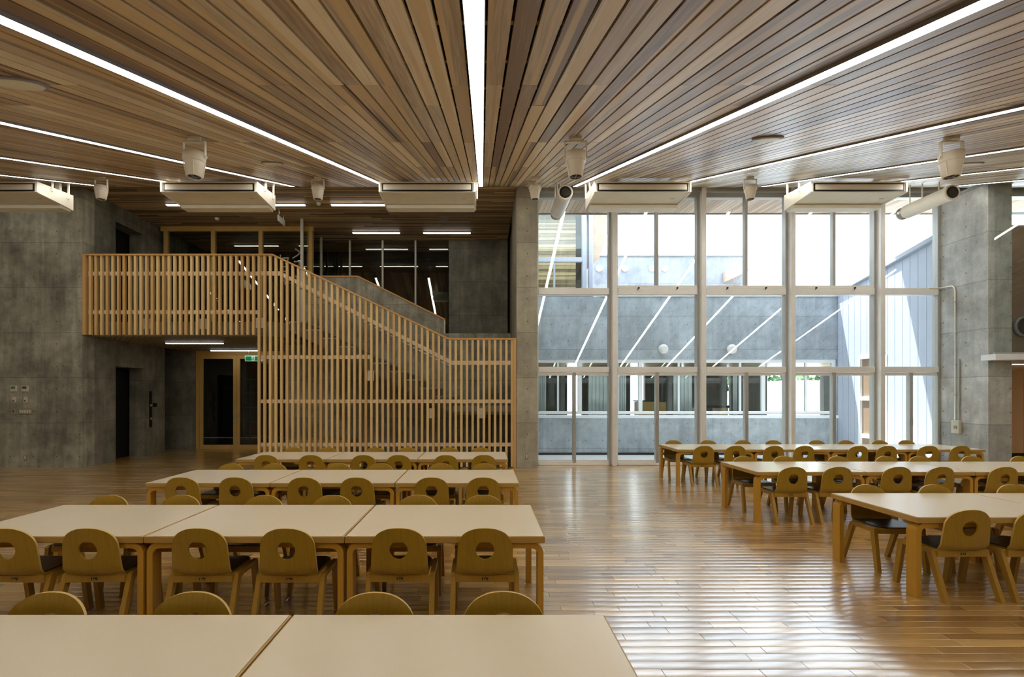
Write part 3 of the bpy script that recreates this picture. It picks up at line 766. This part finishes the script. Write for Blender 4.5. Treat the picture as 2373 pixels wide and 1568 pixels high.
m = MB(); rail_path(m, [(-7.70, 3.745), (xs0+0.05, 3.745)], 0, 0.075, RY0, RY1); m.build('rail', M['rail_pale'], bal)
m = MB(); rail_path(m, [(-7.70, 2.99), (xs0+0.05, 2.99)], 0, 0.075, RY0, RY1); m.build('rail', M['rail_pale'], bal)
m = MB(); rail_path(m, [(xs0+0.05, 3.745), (-3.95, 3.745), (-0.6, 2.0), (0.6, 2.0)], 0, 0.08, RY0, RY1); m.build('rail', M['rail_pale'], scr)
m = MB(); rail_path(m, [(-3.95, 3.69), (-0.6, 1.945)], 0, 0.018, RY0+0.05, RY1+0.05); m.build('handrail', M['steel'], scr)
B(-4.34, -2.2, RY0, RY1, 2.115, 2.185).build('rail', M['rail_pale'], scr)
B(-4.34, 0.6, RY0, RY1, 1.25, 1.32).build('rail', M['rail_pale'], scr)
B(-4.34, 0.6, RY0, RY1, 0.405, 0.475).build('rail', M['rail_pale'], scr)
B(-4.34, 0.6, SY0+0.01, SY1, 0.0, 0.01).build('floor_channel', M['black'], scr)
for (px, py, who) in ((340, 750, bal), (470, 750, bal), (602, 748, scr), (858, 870, scr), (999, 957, scr), (1116, 957, scr)):
    x = (px-VX)*9.5/F; z = H+(HY-py)*9.5/F
    m = MB(); m.box(x-0.075, x+0.075, 9.492, 9.504, z-0.10, z+0.10); m.box(x-0.05, x-0.035, 9.504, 9.56, z-0.09, z+0.09); m.build('fixing_plate', M['white'], who)

# ---- stair behind the screen
st = thing('stair_flight', 'concrete stair flight climbing left behind the slatted screen', 'stair', (-2.0, 10.3, 0))
n = 10; xa, za = -0.6, 1.20; go = 0.325; ri = 0.165
for k in range(n):
    x1 = xa-k*go; x0 = x1-go; zt = za+(k+1)*ri
    m = MB(); m.prism([(x0, zt), (x1, zt), (x1, zt-ri-0.16), (x0, zt-0.16)], 'Y', 9.66, 11.13)
    s = m.build('step', M['conc_side'], st)
    B(x0-0.0, x1+0.02, 9.64, 11.13, zt+0.001, zt+0.03).build('tread', M['alu_grey'], s)
ld = B(-0.59, 0.655, 9.66, 11.13, 1.02, 1.20).build('landing', M['conc_side'], st)
B(-0.59, 0.655, 9.64, 9.658, 1.08, 1.2).build('landing_edge', M['alu_grey'], st)
B(0.2, 0.655, 10.2, 11.1, 0, 1.0).build('landing_wall', M['conc_side'], st)
B(-4.1, -3.87, 9.66, 11.1, 2.57, 2.85).build('head_slab', M['conc_side'], st)
bn = thing('storage_bench', 'low pale wooden bench box behind the screen under the stair', 'bench', (-3.3, 10.7, 0))
B(-4.2, -2.9, 10.45, 11.1, 0, 0.40).build('body', M['bench'], bn); B(-4.22, -2.88, 10.43, 11.12, 0.402, 0.44).build('lid', M['bench'], bn)

# ================================================================== LIGHTS
names_from_left = {}
lab = {-1: 'first to the left of the centre strip', -2: 'second to the left of the centre strip', -3: 'third to the left of the centre strip', -4: 'fourth to the left of the centre strip', -5: 'fifth to the left of the centre strip',
       1: 'first to the right of the centre strip', 2: 'second to the right of the centre strip', 3: 'third to the right of the centre strip', 4: 'fourth to the right of the centre strip', 5: 'fifth to the right of the centre strip', 0: 'straight above the viewer, pointing away'}
for n in range(-5, 7):
    x = LX0+n*LS; ye = 9.12
    l = 'long white ceiling strip light, '+lab.get(n, 'outermost on the right')
    t = thing('strip_light', l, 'light', (x, 4.7, zc(4.7)), 'long strip lights in the sloping ceiling')
    m = MB(); sloped(m, x-0.0405, x+0.0405, 0.2, ye, -0.010, 0.06); sloped(m, x-0.0405, x-0.0375, 0.2, ye, -0.018, -0.010); sloped(m, x+0.0375, x+0.0405, 0.2, ye, -0.018, -0.010); m.build('housing', M['grey_metal'], t)
    yy = ye-0.01
    while yy > 0.3:
        y0 = max(yy-1.2, 0.21)
        m = MB(); sloped(m, x-0.036, x+0.036, y0+0.004, yy, -0.0175, -0.0105); m.build('diffuser', M['strip'], t); yy -= 1.2
def short_light(x0, x1, y, z, label, grp):
    t = thing('short_strip_light', label, 'light', ((x0+x1)/2, y, z), grp)
    B(x0, x1, y-0.035, y+0.035, z-0.02, z+0.0, bev=0.0).build('housing', M['grey_metal'], t)
    B(x0+0.01, x1-0.01, y-0.032, y+0.032, z-0.035, z-0.021).build('diffuser', M['strip_short'], t)
for k, x0 in enumerate((-6.68, -4.94, -3.2, -1.46)):
    short_light(x0, x0+1.2, 10.22, ZF-0.002, 'short crosswise strip light in the front line of the flat ceiling, %s from the left' % ORD[k], 'short strips across the flat ceiling')
for k, x0 in enumerate((-3.22, -1.47)):
    short_light(x0, x0+1.18, 11.98, ZF-0.002, 'short crosswise strip light near the stair back wall, %s of the two' % ('left' if k == 0 else 'right'), 'short strips near the stair back wall')
short_light(-6.86, -5.62, 10.49, SOF-0.005, 'short strip light on the balcony soffit, nearer one', 'strips under the balcony')
short_light(-6.85, -5.60, 12.2, SOF-0.005, 'short strip light on the balcony soffit, farther one above the doors', 'strips under the balcony')

# ---- ceiling spotlights (nozzle shaped)
def spot_light(x, y, label, rz=0):
    zt = zc(y); t = thing('ceiling_spotlight', label, 'spotlight', (x, y, zt), 'ivory spotlights hanging from the ceiling')
    m = MB(); m.lathe([(0.055, zt-0.035), (0.055, zt+0.02)], (x, y, 0), 20); m.build('mount', M['white'], t)
    br = MB(); br.box(x-0.095, x+0.095, y-0.015, y+0.015, zt-0.047, zt-0.037)
    for s in (-1, 1): br.box(x+s*0.095-0.003, x+s*0.095+0.003, y-0.015, y+0.015, zt-0.19, zt-0.037)
    br.build('bracket', M['white'], t)
    m = MB(); m.lathe([(0.07, zt-0.135), (0.090, zt-0.142), (0.090, zt-0.215), (0.083, zt-0.22)], (x, y, 0), 28); m.build('collar', M['white'], t)
    m = MB(); m.lathe([(0.083, zt-0.221), (0.079, zt-0.23), (0.060, zt-0.35), (0.054, zt-0.35), (0.058, zt-0.31)], (x, y, 0), 28); m.build('nozzle', M['white'], t)
    for k in range(4):
        a = k*math.pi/2+0.4; m = MB(); m.bar((x+0.085*math.cos(a), y+0.085*math.sin(a), zt-0.225), (x+0.064*math.cos(a), y+0.064*math.sin(a), zt-0.35), 0.006, 0.006); m.build('rib', M['white'], t)
    for s in (-1, 1):
        m = MB(); m.lathe([(0.011, x+s*0.092), (0.011, x+s*0.108)], (0, y, zt-0.175), 10, axis='X'); m.build('knob', M['white'], t)
    m = MB(); m.lathe([(0.051, zt-0.345), (0.051, zt-0.34)], (x, y, 0), 20); m.build('lens_grille', M['dark_room'], t)
    m = MB(); m.box(x-0.05, x+0.05, y-0.003, y+0.003, zt-0.352, zt-0.346); m.box(x-0.003, x+0.003, y-0.05, y+0.05, zt-0.352, zt-0.346); m.build('cross_bar', M['grey_metal'], t)
for x, l in ((-2.53, 'nearer row, left one'), (0.818, 'nearer row, middle one'), (4.12, 'nearer row, right one')): spot_light(x, 4.25, 'large ivory spotlight on a ceiling bracket, '+l)
for x, l in ((-5.95, 'farther row, leftmost'), (-2.57, 'farther row, between two air units at left'), (0.82, 'farther row, in front of the concrete pillar'), (4.18, 'farther row, between the two right air units')): spot_light(x, 7.55, 'small looking ivory spotlight on a ceiling bracket, '+l)
# ---- round ceiling speakers
def tilt_disc(x, y, rad, thick, name, mat, parent):
    n = 32; z = zc(y); m = MB(); a = math.atan(0.3461); vs = []
    for r_, d in ((rad, 0.0), (rad, -thick*0.6), (rad*0.93, -thick)):
        for k in range(n):
            t = 2*math.pi*k/n; u = r_*math.cos(t); v = r_*math.sin(t)
            vs.append((x+u, y+v*math.cos(a)-d*math.sin(a), z+v*math.sin(a)+d*math.cos(a)))
    fs = [(i*n+k, i*n+(k+1) % n, (i+1)*n+(k+1) % n, (i+1)*n+k) for i in range(2) for k in range(n)]
    m.add(vs, fs); m.add(vs[2*n:], [tuple(reversed(range(n)))]); return m.build(name, mat, parent)
for x, yv, l in ((-2.53, 2.64, 'near the upper left corner'), (-2.56, 5.9, 'beyond the left spotlight'), (2.53, 4.29, 'right of the middle strip lights'), (6.0, 5.95, 'behind the right spotlight')):
    t = thing('ceiling_speaker', 'flat round ceiling speaker grille on the sloping boards, '+l, 'speaker', (x, yv, zc(yv)), 'round ceiling speakers')
    tilt_disc(x, yv, 0.127, 0.014, 'rim', M['grey_metal'], t); tilt_disc(x, yv, 0.112, 0.018, 'grille', M['white_pan'], t)
for (px, py, nm, r_) in ((503, 505, 'left of the stair', 0.05), (738, 470, 'above the stair head', 0.045)):
    yv = 4538.9/(HY-py); x = (px-VX)*yv/F
    m = MB(); m.lathe([(r_, ZF), (r_, ZF-0.02), (r_*0.7, ZF-0.05)], (x, yv, 0), 20)
    tag(m.build('smoke_detector', M['white']), 'white smoke detector on the flat ceiling '+nm, 'smoke detector', 'smoke detectors')
yv = 4538.9/(HY-507); x = (1027-VX)*yv/F
m = MB(); m.lathe([(0.12, ZF), (0.12, ZF-0.012)], (x, yv, 0), 28); tag(m.build('recessed_speaker', M['grey_metal']), 'flat grey round speaker on the flat ceiling near the pillar', 'speaker')
hsn = thing('hanging_sign', 'small blank grey sign hanging on two wires above the balcony', 'sign', (-4.38, 10.5, 5.15))
B(-4.386, -4.374, 10.36, 10.72, 5.14, 5.27).build('board', M['post'], hsn)
for yv in (10.42, 10.66): B(-4.382, -4.378, yv-0.002, yv+0.002, 5.27, ZF-0.002).build('wire', M['steel'], hsn)

# ================================================================== AIR UNITS
def air_unit(xr, label):
    x0, x1 = xr-1.59, xr; yf, yr = 7.95, 8.64
    t = thing('air_conditioner', label, 'air conditioner', ((x0+x1)/2, 8.3, 4.66), 'ceiling hung air conditioners')
    m = MB(); prof = [(yf, 4.745), (yf+0.03, 4.738), (8.46, 4.738), (8.46, 4.72), (yr, 4.72), (yr, 4.96), (yf, 4.905)]
    m.prism(prof, 'X', x0+0.03, x1-0.03); m.build('body', M['white_pan'], t)
    for a in (x0, x1-0.03):
        m = MB(); m.prism([(yf-0.012, 4.742), (yf+0.02, 4.732), (8.47, 4.715), (yr+0.005, 4.70), (yr+0.005, 4.97), (yf-0.012, 4.912)], 'X', a, a+0.03); m.build('end_cheek', M['white'], t)
    B(x0+0.03, x1-0.03, 8.43, yr-0.01, 4.665, 4.72, bev=0.006).build('drain_pan', M['white'], t)
    B(x0+0.03, x1-0.03, yf-0.012, yf+0.001, 4.885, 4.908).build('top_lip', M['white'], t)
    B(x0+0.05, x1-0.05, yf-0.006, yf-0.001, 4.752, 4.888).build('outlet', M['black'], t)
    lv = B(x0+0.075, x1-0.075, yf-0.012, yf-0.007, 4.776, 4.864, bev=0.002).build('louvre', M['white'], t)
    B(x1-0.25, x1-0.17, 8.2, 8.21, 4.733, 4.737).build('badge', M['grey_metal'], t)
    for xx in (x0-0.02, x1+0.02):
        for yy in (8.2, 8.52):
            B(xx-0.012, xx+0.012, yy-0.012, yy+0.012, 4.86, zc(yy)+0.0).build('rod', M['white'], t)
    B(x1-0.16, x1-0.08, 8.45, 8.5, 4.955, zc(8.45)).build('pipe_cover', M['white'], t)
for xr, l in ((-7.31, 'leftmost, cut by the picture edge'), (-3.70, 'second from the left'), (-0.113, 'middle one, left of the concrete pillar'), (3.43, 'fourth from the left, before the windows'), (6.98, 'rightmost')):
    air_unit(xr, 'ivory ceiling hung air conditioner, '+l)

# ---- round ducts
def duct(x, y0, y1, z, label, steel=False):
    t = thing('round_duct', label, 'duct', (x, (y0+y1)/2, z), 'white round ducts')
    R = 0.125
    m = MB(); m.lathe([(R, y0+0.05), (R, y1-0.12)], (x, 0, z), 32, axis='Y'); m.build('pipe', M['white'] if not steel else M['alu'], t)
    m = MB(); m.lathe([(R*0.78, y0+0.03), (R*0.80, y0), (R*1.02, y0-0.005), (R*1.05, y0+0.03), (R*1.05, y0+0.055), (R, y0+0.06)], (x, 0, z), 32, axis='Y'); m.build('front_collar', M['white'], t)
    m = MB(); m.lathe([(R*0.80, y0-0.002), (R*0.77, y0-0.0035)], (x, 0, z), 32, axis='Y'); m.build('bore', M['black'], t)
    m = MB(); m.lathe([(R*0.55, y0-0.004), (R*0.53, y0-0.006)], (x, 0, z), 28, axis='Y'); m.build('inner_vane', M['dark_room'], t)
    m = MB(); m.lathe([(R*0.82, y1-0.12), (R*0.82, y1-0.05), (R*0.9, y1-0.05), (R*0.9, y1)], (x, 0, z), 32, axis='Y'); m.build('rear_collar', M['steel'], t)
    for yv in (y0+0.18, (y0+y1)/2, y1-0.25):
        m = MB(); m.tube([(x-0.06, yv, z+0.10), (x-0.06, yv, zc(yv))], 0.01, 8); m.build('hanger', M['white'], t)
duct(1.404, 8.2, 9.2, 4.845, 'white round duct hanging beside the concrete pillar', True)
duct(7.97, 8.2, 9.2, 4.845, 'white round duct hanging at the right end of the windows')

# ================================================================== SMALL FITTINGS
KW = 9.4/F
def wall_box(px0, px1, py0, py1, name, mat, label, cat, depth=0.02, parts=(), grp=None, Y=9.4):
    k = Y/F; x0, x1 = (px0-VX)*k, (px1-VX)*k; z0, z1 = H+(HY-py1)*k, H+(HY-py0)*k
    t = thing(name, label, cat, ((x0+x1)/2, Y-depth/2, z0), grp)
    B(x0, x1, Y-depth, Y, z0, z1, bev=0.003).build('plate', mat, t)
    for (a, b, c, d, pn, pm) in parts:
        xa, xb = (a-VX)*k, (b-VX)*k; za, zb = H+(HY-d)*k, H+(HY-c)*k
        B(xa, xb, Y-depth-0.004, Y-depth-0.0002, za, zb).build(pn, pm, t)
wall_box(25.5, 40.5, 893, 907, 'thermostat', M['switch'], 'white thermostat with a green display on the left wall, left of a pair', 'thermostat', parts=((28, 37, 895, 900.5, 'display', M['screen_lcd']),), grp='thermostats on the left wall')
wall_box(51.5, 67.5, 893, 907, 'thermostat', M['switch'], 'white thermostat with an olive display on the left wall, right of a pair', 'thermostat', parts=((54, 63.5, 895, 900.5, 'display', M['screen_lcd2']),), grp='thermostats on the left wall')
wall_box(29.5, 38, 919, 932, 'wall_controller', M['switch'], 'small white wall controller with a dark knob below the green display', 'switch', parts=((31.8, 35, 927, 930, 'knob', M['black']),), grp='knob controllers')
wall_box(56.5, 65, 919, 933, 'wall_controller', M['switch'], 'small white wall controller with a dark knob below the olive display', 'switch', parts=((58.6, 61.8, 927, 930, 'knob', M['black']),), grp='knob controllers')
wall_box(30, 38.5, 947, 960, 'key_switch', M['switch_tan'], 'tan switch plate with a red brown button on the left wall', 'switch', parts=((31.5, 34.5, 950, 955, 'button', M['red']),))
wall_box(46, 76, 945, 959, 'switch_panel', M['switch_tan'], 'wide tan plate of five light switches on the left wall', 'switch', parts=tuple((48+5.4*i, 51.5+5.4*i, 949, 956.5, 'rocker', M['switch']) for i in range(5)))
wall_box(57.5, 63.5, 1053, 1066, 'wall_socket', M['switch_tan'], 'small socket low on the left concrete wall', 'socket', parts=((59, 62, 1055, 1064, 'insert', M['switch']),))
wall_box(1217, 1223, 1049.5, 1063, 'wall_socket', M['switch_tan'], 'small socket low on the concrete pillar', 'socket', parts=((1218.3, 1221.7, 1052, 1061, 'insert', M['switch']),))
# lift call panel on the left return wall (faces +x)
t = thing('lift_call_panel', 'tall black lift call panel with two buttons beside the lower dark opening', 'panel', (-7.77, 11.33, 0.72))
B(-7.78, -7.765, 11.29, 11.37, 0.66, 1.50).build('plate', M['black'], t)
for z in (1.17, 0.86):
    m = MB(); m.lathe([(0.025, -7.765), (0.025, -7.758)], (0, 11.33, z), 14, axis='X'); m.build('button', M['switch'], t)
tag(B(-7.78, -7.768, 11.42, 11.55, 1.13, 1.22).build('call_plate', M['black']), 'small dark plate right of the lift call panel', 'plate')
# conduit and socket box on the right pier (face x = 9.16, facing -x)
cd = thing('wall_conduit', 'thin white conduit bent over the right concrete pier down to a socket box', 'conduit', (9.15, 9.3, 0.8))
m = MB(); yq = 9.36
m.tube([(8.9, 9.66, 3.54), (9.14, 9.64, 3.54), (9.145, 9.5, 3.54), (9.145, 9.42, 3.53), (9.145, yq+0.015, 3.49), (9.145, yq, 3.42), (9.145, yq, 0.93)], 0.012, 8); m.build('pipe', M['white'], cd)
m = MB(); m.tube([(9.145, 9.28, 2.1), (9.145, 9.28, 0.93)], 0.011, 8); m.build('pipe', M['alu_grey'], cd)
for z in (3.2, 2.6, 2.0, 1.4): B(9.13, 9.16, yq-0.03, yq+0.03, z, z+0.02).build('clip', M['alu_grey'], cd)
sb = thing('socket_box', 'white surface socket box at the foot of the conduit on the right pier', 'socket', (9.12, 9.31, 0.68))
B(9.10, 9.16, 9.24, 9.40, 0.67, 0.92, bev=0.008).build('case', M['switch'], sb); B(9.092, 9.099, 9.28, 9.34, 0.76, 0.82).build('insert', M['switch_tan'], sb)

# ================================================================== TABLES
TW, TD, TH = 1.19, 0.83, 0.5635
def bent_leg(sx, sy):
    """leg bent in the x-z plane; foot at the outer corner, arm running inwards under the top"""
    th, wd = 0.036, 0.082; xo = TW/2-0.007; top = TH-0.043; R = 0.066; arm = 0.42
    outer = [(xo, 0.0)]; inner = [(xo-th, 0.0)]
    for k in range(9):
        a = math.pi/2*k/8
        outer.append((xo-R+R*math.cos(a), top-R+R*math.sin(a)))
        r2 = R-th*0.85; inner.append((xo-R+r2*math.cos(a)-0.004, top-R+r2*math.sin(a)-0.004))
    outer.append((xo-arm, top)); inner.append((xo-arm, top-th*0.72))
    y0 = sy*(TD/2-0.015); y1 = y0-sy*wd; m = MB(); n = len(outer)
    vs = []
    for (o, i) in zip(outer, inner):
        vs += [(sx*o[0], y0, o[1]), (sx*o[0], y1, o[1]), (sx*i[0], y1, i[1]), (sx*i[0], y0, i[1])]
    fs = []
    for k in range(n-1):
        b = 4*k
        for q in range(4): fs.append((b+q, b+(q+1) % 4, b+4+(q+1) % 4, b+4+q))
    m.add(vs, fs, 0.5, 0, False); m.add(vs[:4], [(0, 1, 2, 3)]); m.add(vs[-4:], [(3, 2, 1, 0)])
    return m
def make_table(label):
    t = thing('dining_table', label, 'table', (0, 0, 0))
    m = MB(); m.box(-TW/2, TW/2, -TD/2, TD/2, TH-0.042, TH-0.0025, bev=0.003); m.build('tabletop', M['table_edge'], t, world=False)
    m = MB(); m.box(-TW/2+0.007, TW/2-0.007, -TD/2+0.007, TD/2-0.007, TH-0.0024, TH, bev=0.0007); m.build('laminate_surface', M['laminate'], t, world=False)
    for sx in (-1, 1):
        for sy in (-1, 1): bent_leg(sx, sy).build('leg', M['table_leg'], t, world=False)
    m = MB(); m.box(-TW/2+0.44, TW/2-0.44, -0.02, 0.02, TH-0.075, TH-0.043); m.build('under_batten', M['table_edge'], t, world=False)
    remember(t); return t
TABLE = None
def place_table(x, y, label, grp):
    global TABLE
    if TABLE is None:
        TABLE = make_table(label); TABLE.location = (x, y, 0); TABLE['group'] = grp
    else: copy_tree(TABLE, (x, y, 0), 0, label, grp)
left_rows = [('nearest left row', 1.853, 0.466, 3), ('second left row', 3.706, 0.372, 3), ('third left row', 5.461, 0.352, 3), ('rearmost left row', 7.186, 0.336, 3)]
pos = ['right end table, at the aisle', 'middle table', 'left end table']
for nm, yf, xr, cnt in left_rows:
    for k in range(cnt):
        if nm.startswith('nearest') and k == 2: continue
        place_table(xr-TW/2-k*(TW+0.006), yf-TD/2, 'cream topped birch table with bent legs, %s, %s' % (nm, pos[k]), 'tables in the left block')
right_rows = [('nearest right row', 3.325, 2.99, 2), ('middle right row', 5.30, 3.015, 4), ('rearmost right row by the windows', 7.50, 3.03, 4)]
posr = ['first table from the aisle', 'second table from the aisle', 'third table from the aisle', 'fourth table from the aisle']
for nm, yn, xl, cnt in right_rows:
    for k in range(cnt):
        place_table(xl+TW/2+k*(TW+0.004), yn+TD/2, 'cream topped birch table, %s, %s' % (nm, posr[k]), 'tables in the right block')

# ================================================================== CHAIRS
def back_outline():
    pts = []
    z0, zs, z1 = 0.330, 0.50, 0.626; wb, ws = 0.171, 0.161
    pts += [(-wb+0.025, z0), (0, z0), (wb-0.025, z0)]
    for k in range(1, 6):
        a = -math.pi/2+math.pi/2*k/5; pts.append((wb-0.025+0.025*math.cos(a), z0+0.025+0.025*math.sin(a)))
    for k in range(1, 5): f = k/5; pts.append((wb+(ws-wb)*f, z0+0.025+(zs-z0-0.025)*f))
    N = 22
    for k in range(N+1):
        a = math.pi*k/N; c, s = math.cos(a), math.sin(a); p = 2/2.25
        pts.append((ws*math.copysign(abs(c)**p, c), zs+(z1-zs)*abs(s)**p))
    for k in range(4, 0, -1): f = k/5; pts.append((-(wb+(ws-wb)*f), z0+0.025+(zs-z0-0.025)*f))
    for k in range(5, 0, -1):
        a = -math.pi/2+math.pi/2*k/5; pts.append((-(wb-0.025+0.025*math.cos(a)), z0+0.025+0.025*math.sin(a)))
    return pts
def ray(poly, c, a):
    d = Vector((math.cos(a), math.sin(a))); best = None
    for (p, q) in zip(poly, poly[1:]+poly[:1]):
        e = Vector((q[0]-p[0], q[1]-p[1])); w_ = Vector((p[0]-c[0], p[1]-c[1]))
        det = d.x*e.y-d.y*e.x
        if abs(det) < 1e-9: continue
        t = (w_.x*e.y-w_.y*e.x)/det; u = (w_.x*d.y-w_.y*d.x)/det
        if t > 0 and -1e-6 <= u <= 1+1e-6 and (best is None or t < best): best = t
    return best
def back_mesh():
    poly = back_outline(); c = (0, 0.494); n = 56; R = 0.054; rings = 5
    def bend(u, v, off):
        y = 0.9*u*u - 0.09*(v-0.36) + 0.0
        if v < 0.375: y += ((0.375-v)/0.04)**2*0.030
        return (u, y+off, v)
    m = MB(); fr = []; bk = []
    for r_ in range(rings+1):
        f = r_/rings
        for k in range(n):
            a = 2*math.pi*(k+0.5)/n; L = ray(poly, c, a); d = R+(L-R)*f
            u, v = c[0]+d*math.cos(a), c[1]+d*math.sin(a)
            inset = 0
            fr.append(bend(u, v, 0.006)); bk.append(bend(u, v, -0.006))
    N = len(fr); fs = []
    for r_ in range(rings):
        for k in range(n):
            a, b = r_*n+k, r_*n+(k+1) % n; fs.append((a, a+n, b+n, b)); 
    m.add(fr, fs, 0.5, 0, True); m.add(bk, [tuple(reversed(f)) for f in fs], 0.5, 0, True)
    rim = []
    vs = fr+bk
    for base, flip in ((0, False), (rings*n, True)):
        for k in range(n):
            a, b = base+k, base+(k+1) % n; q = (a, b, b+N, a+N); rim.append(q if flip else tuple(reversed(q)))
    m.add(vs, rim[:n], 0.5, 0, True); m.add(vs, rim[n:], 0.5, 1, True)
    return m
def make_chair(label):
    t = thing('plywood_chair', label, 'chair', (0, 0, 0))
    back_mesh().build('backrest', [M['chair'], M['chair_edge']], t, world=False)
    # seat shell and pad
    def seatpoly(w, y0, y1, r_):
        pts = [(-w, y0), (w, y0)]
        for k in range(7): a = math.pi/2*k/6; pts.append((w-r_+r_*math.cos(a), y1-r_+r_*math.sin(a)))
        for k in range(7): a = math.pi/2+math.pi/2*k/6; pts.append((-w+r_+r_*math.cos(a), y1-r_+r_*math.sin(a)))
        return pts
    m = MB(); m.prism(seatpoly(0.168, 0.038, 0.335, 0.05), 'Z', 0.330, 0.342); s = m.build('seat', M['chair'], t, world=False)
    m = MB(); m.prism(seatpoly(0.163, 0.045, 0.330, 0.05), 'Z', 0.3425, 0.349); m.build('seat_pad', M['pad'], s, world=False)
    for sx in (-1, 1):
        x = sx*0.190
        m = MB(); m.bar((sx*0.192, -0.035, 0.0), (x, 0.075, 0.312), 0.030, 0.034, wx2=0.028, wy2=0.044); m.build('leg', M['frame'], t, world=False)
        m = MB(); m.bar((sx*0.192, 0.345, 0.0), (x, 0.300, 0.312), 0.030, 0.034, wx2=0.028, wy2=0.044); m.build('leg', M['frame'], t, world=False)
        m = MB(); m.prism([(0.053, 0.306), (0.322, 0.306), (0.323, 0.325), (0.312, 0.338), (0.075, 0.334), (0.056, 0.325)], 'X', x-0.014, x+0.014); m.build('side_rail', M['frame'], t, world=False)
    m = MB(); m.box(-0.176, 0.176, 0.035, 0.057, 0.287, 0.329, bev=0.002); rr = m.build('rear_rail', M['frame'], t, world=False)
    m = MB(); m.box(-0.017, 0.017, 0.0325, 0.0345, 0.303, 0.315); m.build('maker_plate', M['plate'], rr, world=False)
    m = MB(); m.box(-0.009, -0.004, 0.0315, 0.0324, 0.305, 0.313); m.box(0.0, 0.010, 0.0315, 0.0324, 0.306, 0.309); m.build('silver_mark', M['plate_mark'], rr, world=False)
    m = MB(); m.box(-0.176, 0.176, 0.290, 0.312, 0.292, 0.329, bev=0.002); m.build('front_rail', M['frame'], t, world=False)
    remember(t); return t
CHAIR = None
def place_chair(x, y, rz, label, grp):
    global CHAIR
    if CHAIR is None:
        CHAIR = make_chair(label); CHAIR.location = (x, y, 0); CHAIR.rotation_euler = (0, 0, rz); CHAIR['group'] = grp
    else: copy_tree(CHAIR, (x, y, 0), rz, label, grp)
rr_ = random.Random(3)
def chair_row(nm, yline, side, xs, aisle_right, skip_dist=0.03):
    order = sorted(xs, reverse=aisle_right)
    for x in xs:
        k = order.index(x)
        rz = (0 if side == 'near' else math.pi) + rr_.uniform(-0.03, 0.03)
        y = yline-0.03 if side == 'near' else yline+0.032
        l = 'oak chair with round back hole, %s side of %s, %s from aisle' % (side, nm, ORD[k])
        place_chair(x, y+rr_.uniform(-0.006, 0.006), rz, l, 'chairs on the %s side of the %s' % (side, nm))
chair_row('nearest left row', 1.853, 'far', [-1.693, -1.131, -0.421, 0.083], True)
chair_row('second left row', 2.876, 'near', [-2.784, -2.311, -1.668, -1.148, -0.492, 0.015], True)
chair_row('second left row', 3.706, 'far', [-2.884, -2.333, -1.69, -1.162, -0.501, 0.006], True)
chair_row('third left row', 4.631, 'near', [-2.86, -2.35, -1.693, -1.193, -0.484, 0.008], True)
chair_row('third left row', 5.461, 'far', [-2.857, -2.37, -1.64, -1.165, -0.472, 0.018], True)
chair_row('rearmost left row', 6.356, 'near', [-2.83, -2.24, -1.553, -1.095, -0.478, 0.017], True)
chair_row('rearmost left row', 7.186, 'far', [-2.823, -2.313, -1.602, -1.118, -0.497, -0.026], True)
chair_row('nearest right row', 3.325, 'near', [3.315, 3.80], False)
chair_row('nearest right row', 4.155, 'far', [3.336, 3.914, 4.60], False)
chair_row('middle right row', 5.30, 'near', [3.38, 3.875, 4.525, 4.99, 5.68], False)
chair_row('middle right row', 6.13, 'far', [3.34, 3.853, 4.54, 5.154, 5.58, 6.24, 6.86], False)
chair_row('rearmost right row', 7.50, 'near', [3.42, 3.91, 4.50, 4.97, 5.80, 6.25, 6.88, 7.39], False)
chair_row('rearmost right row', 8.33, 'far', [3.30, 3.90, 4.50, 5.03, 5.78, 6.28, 6.87, 7.33], False)
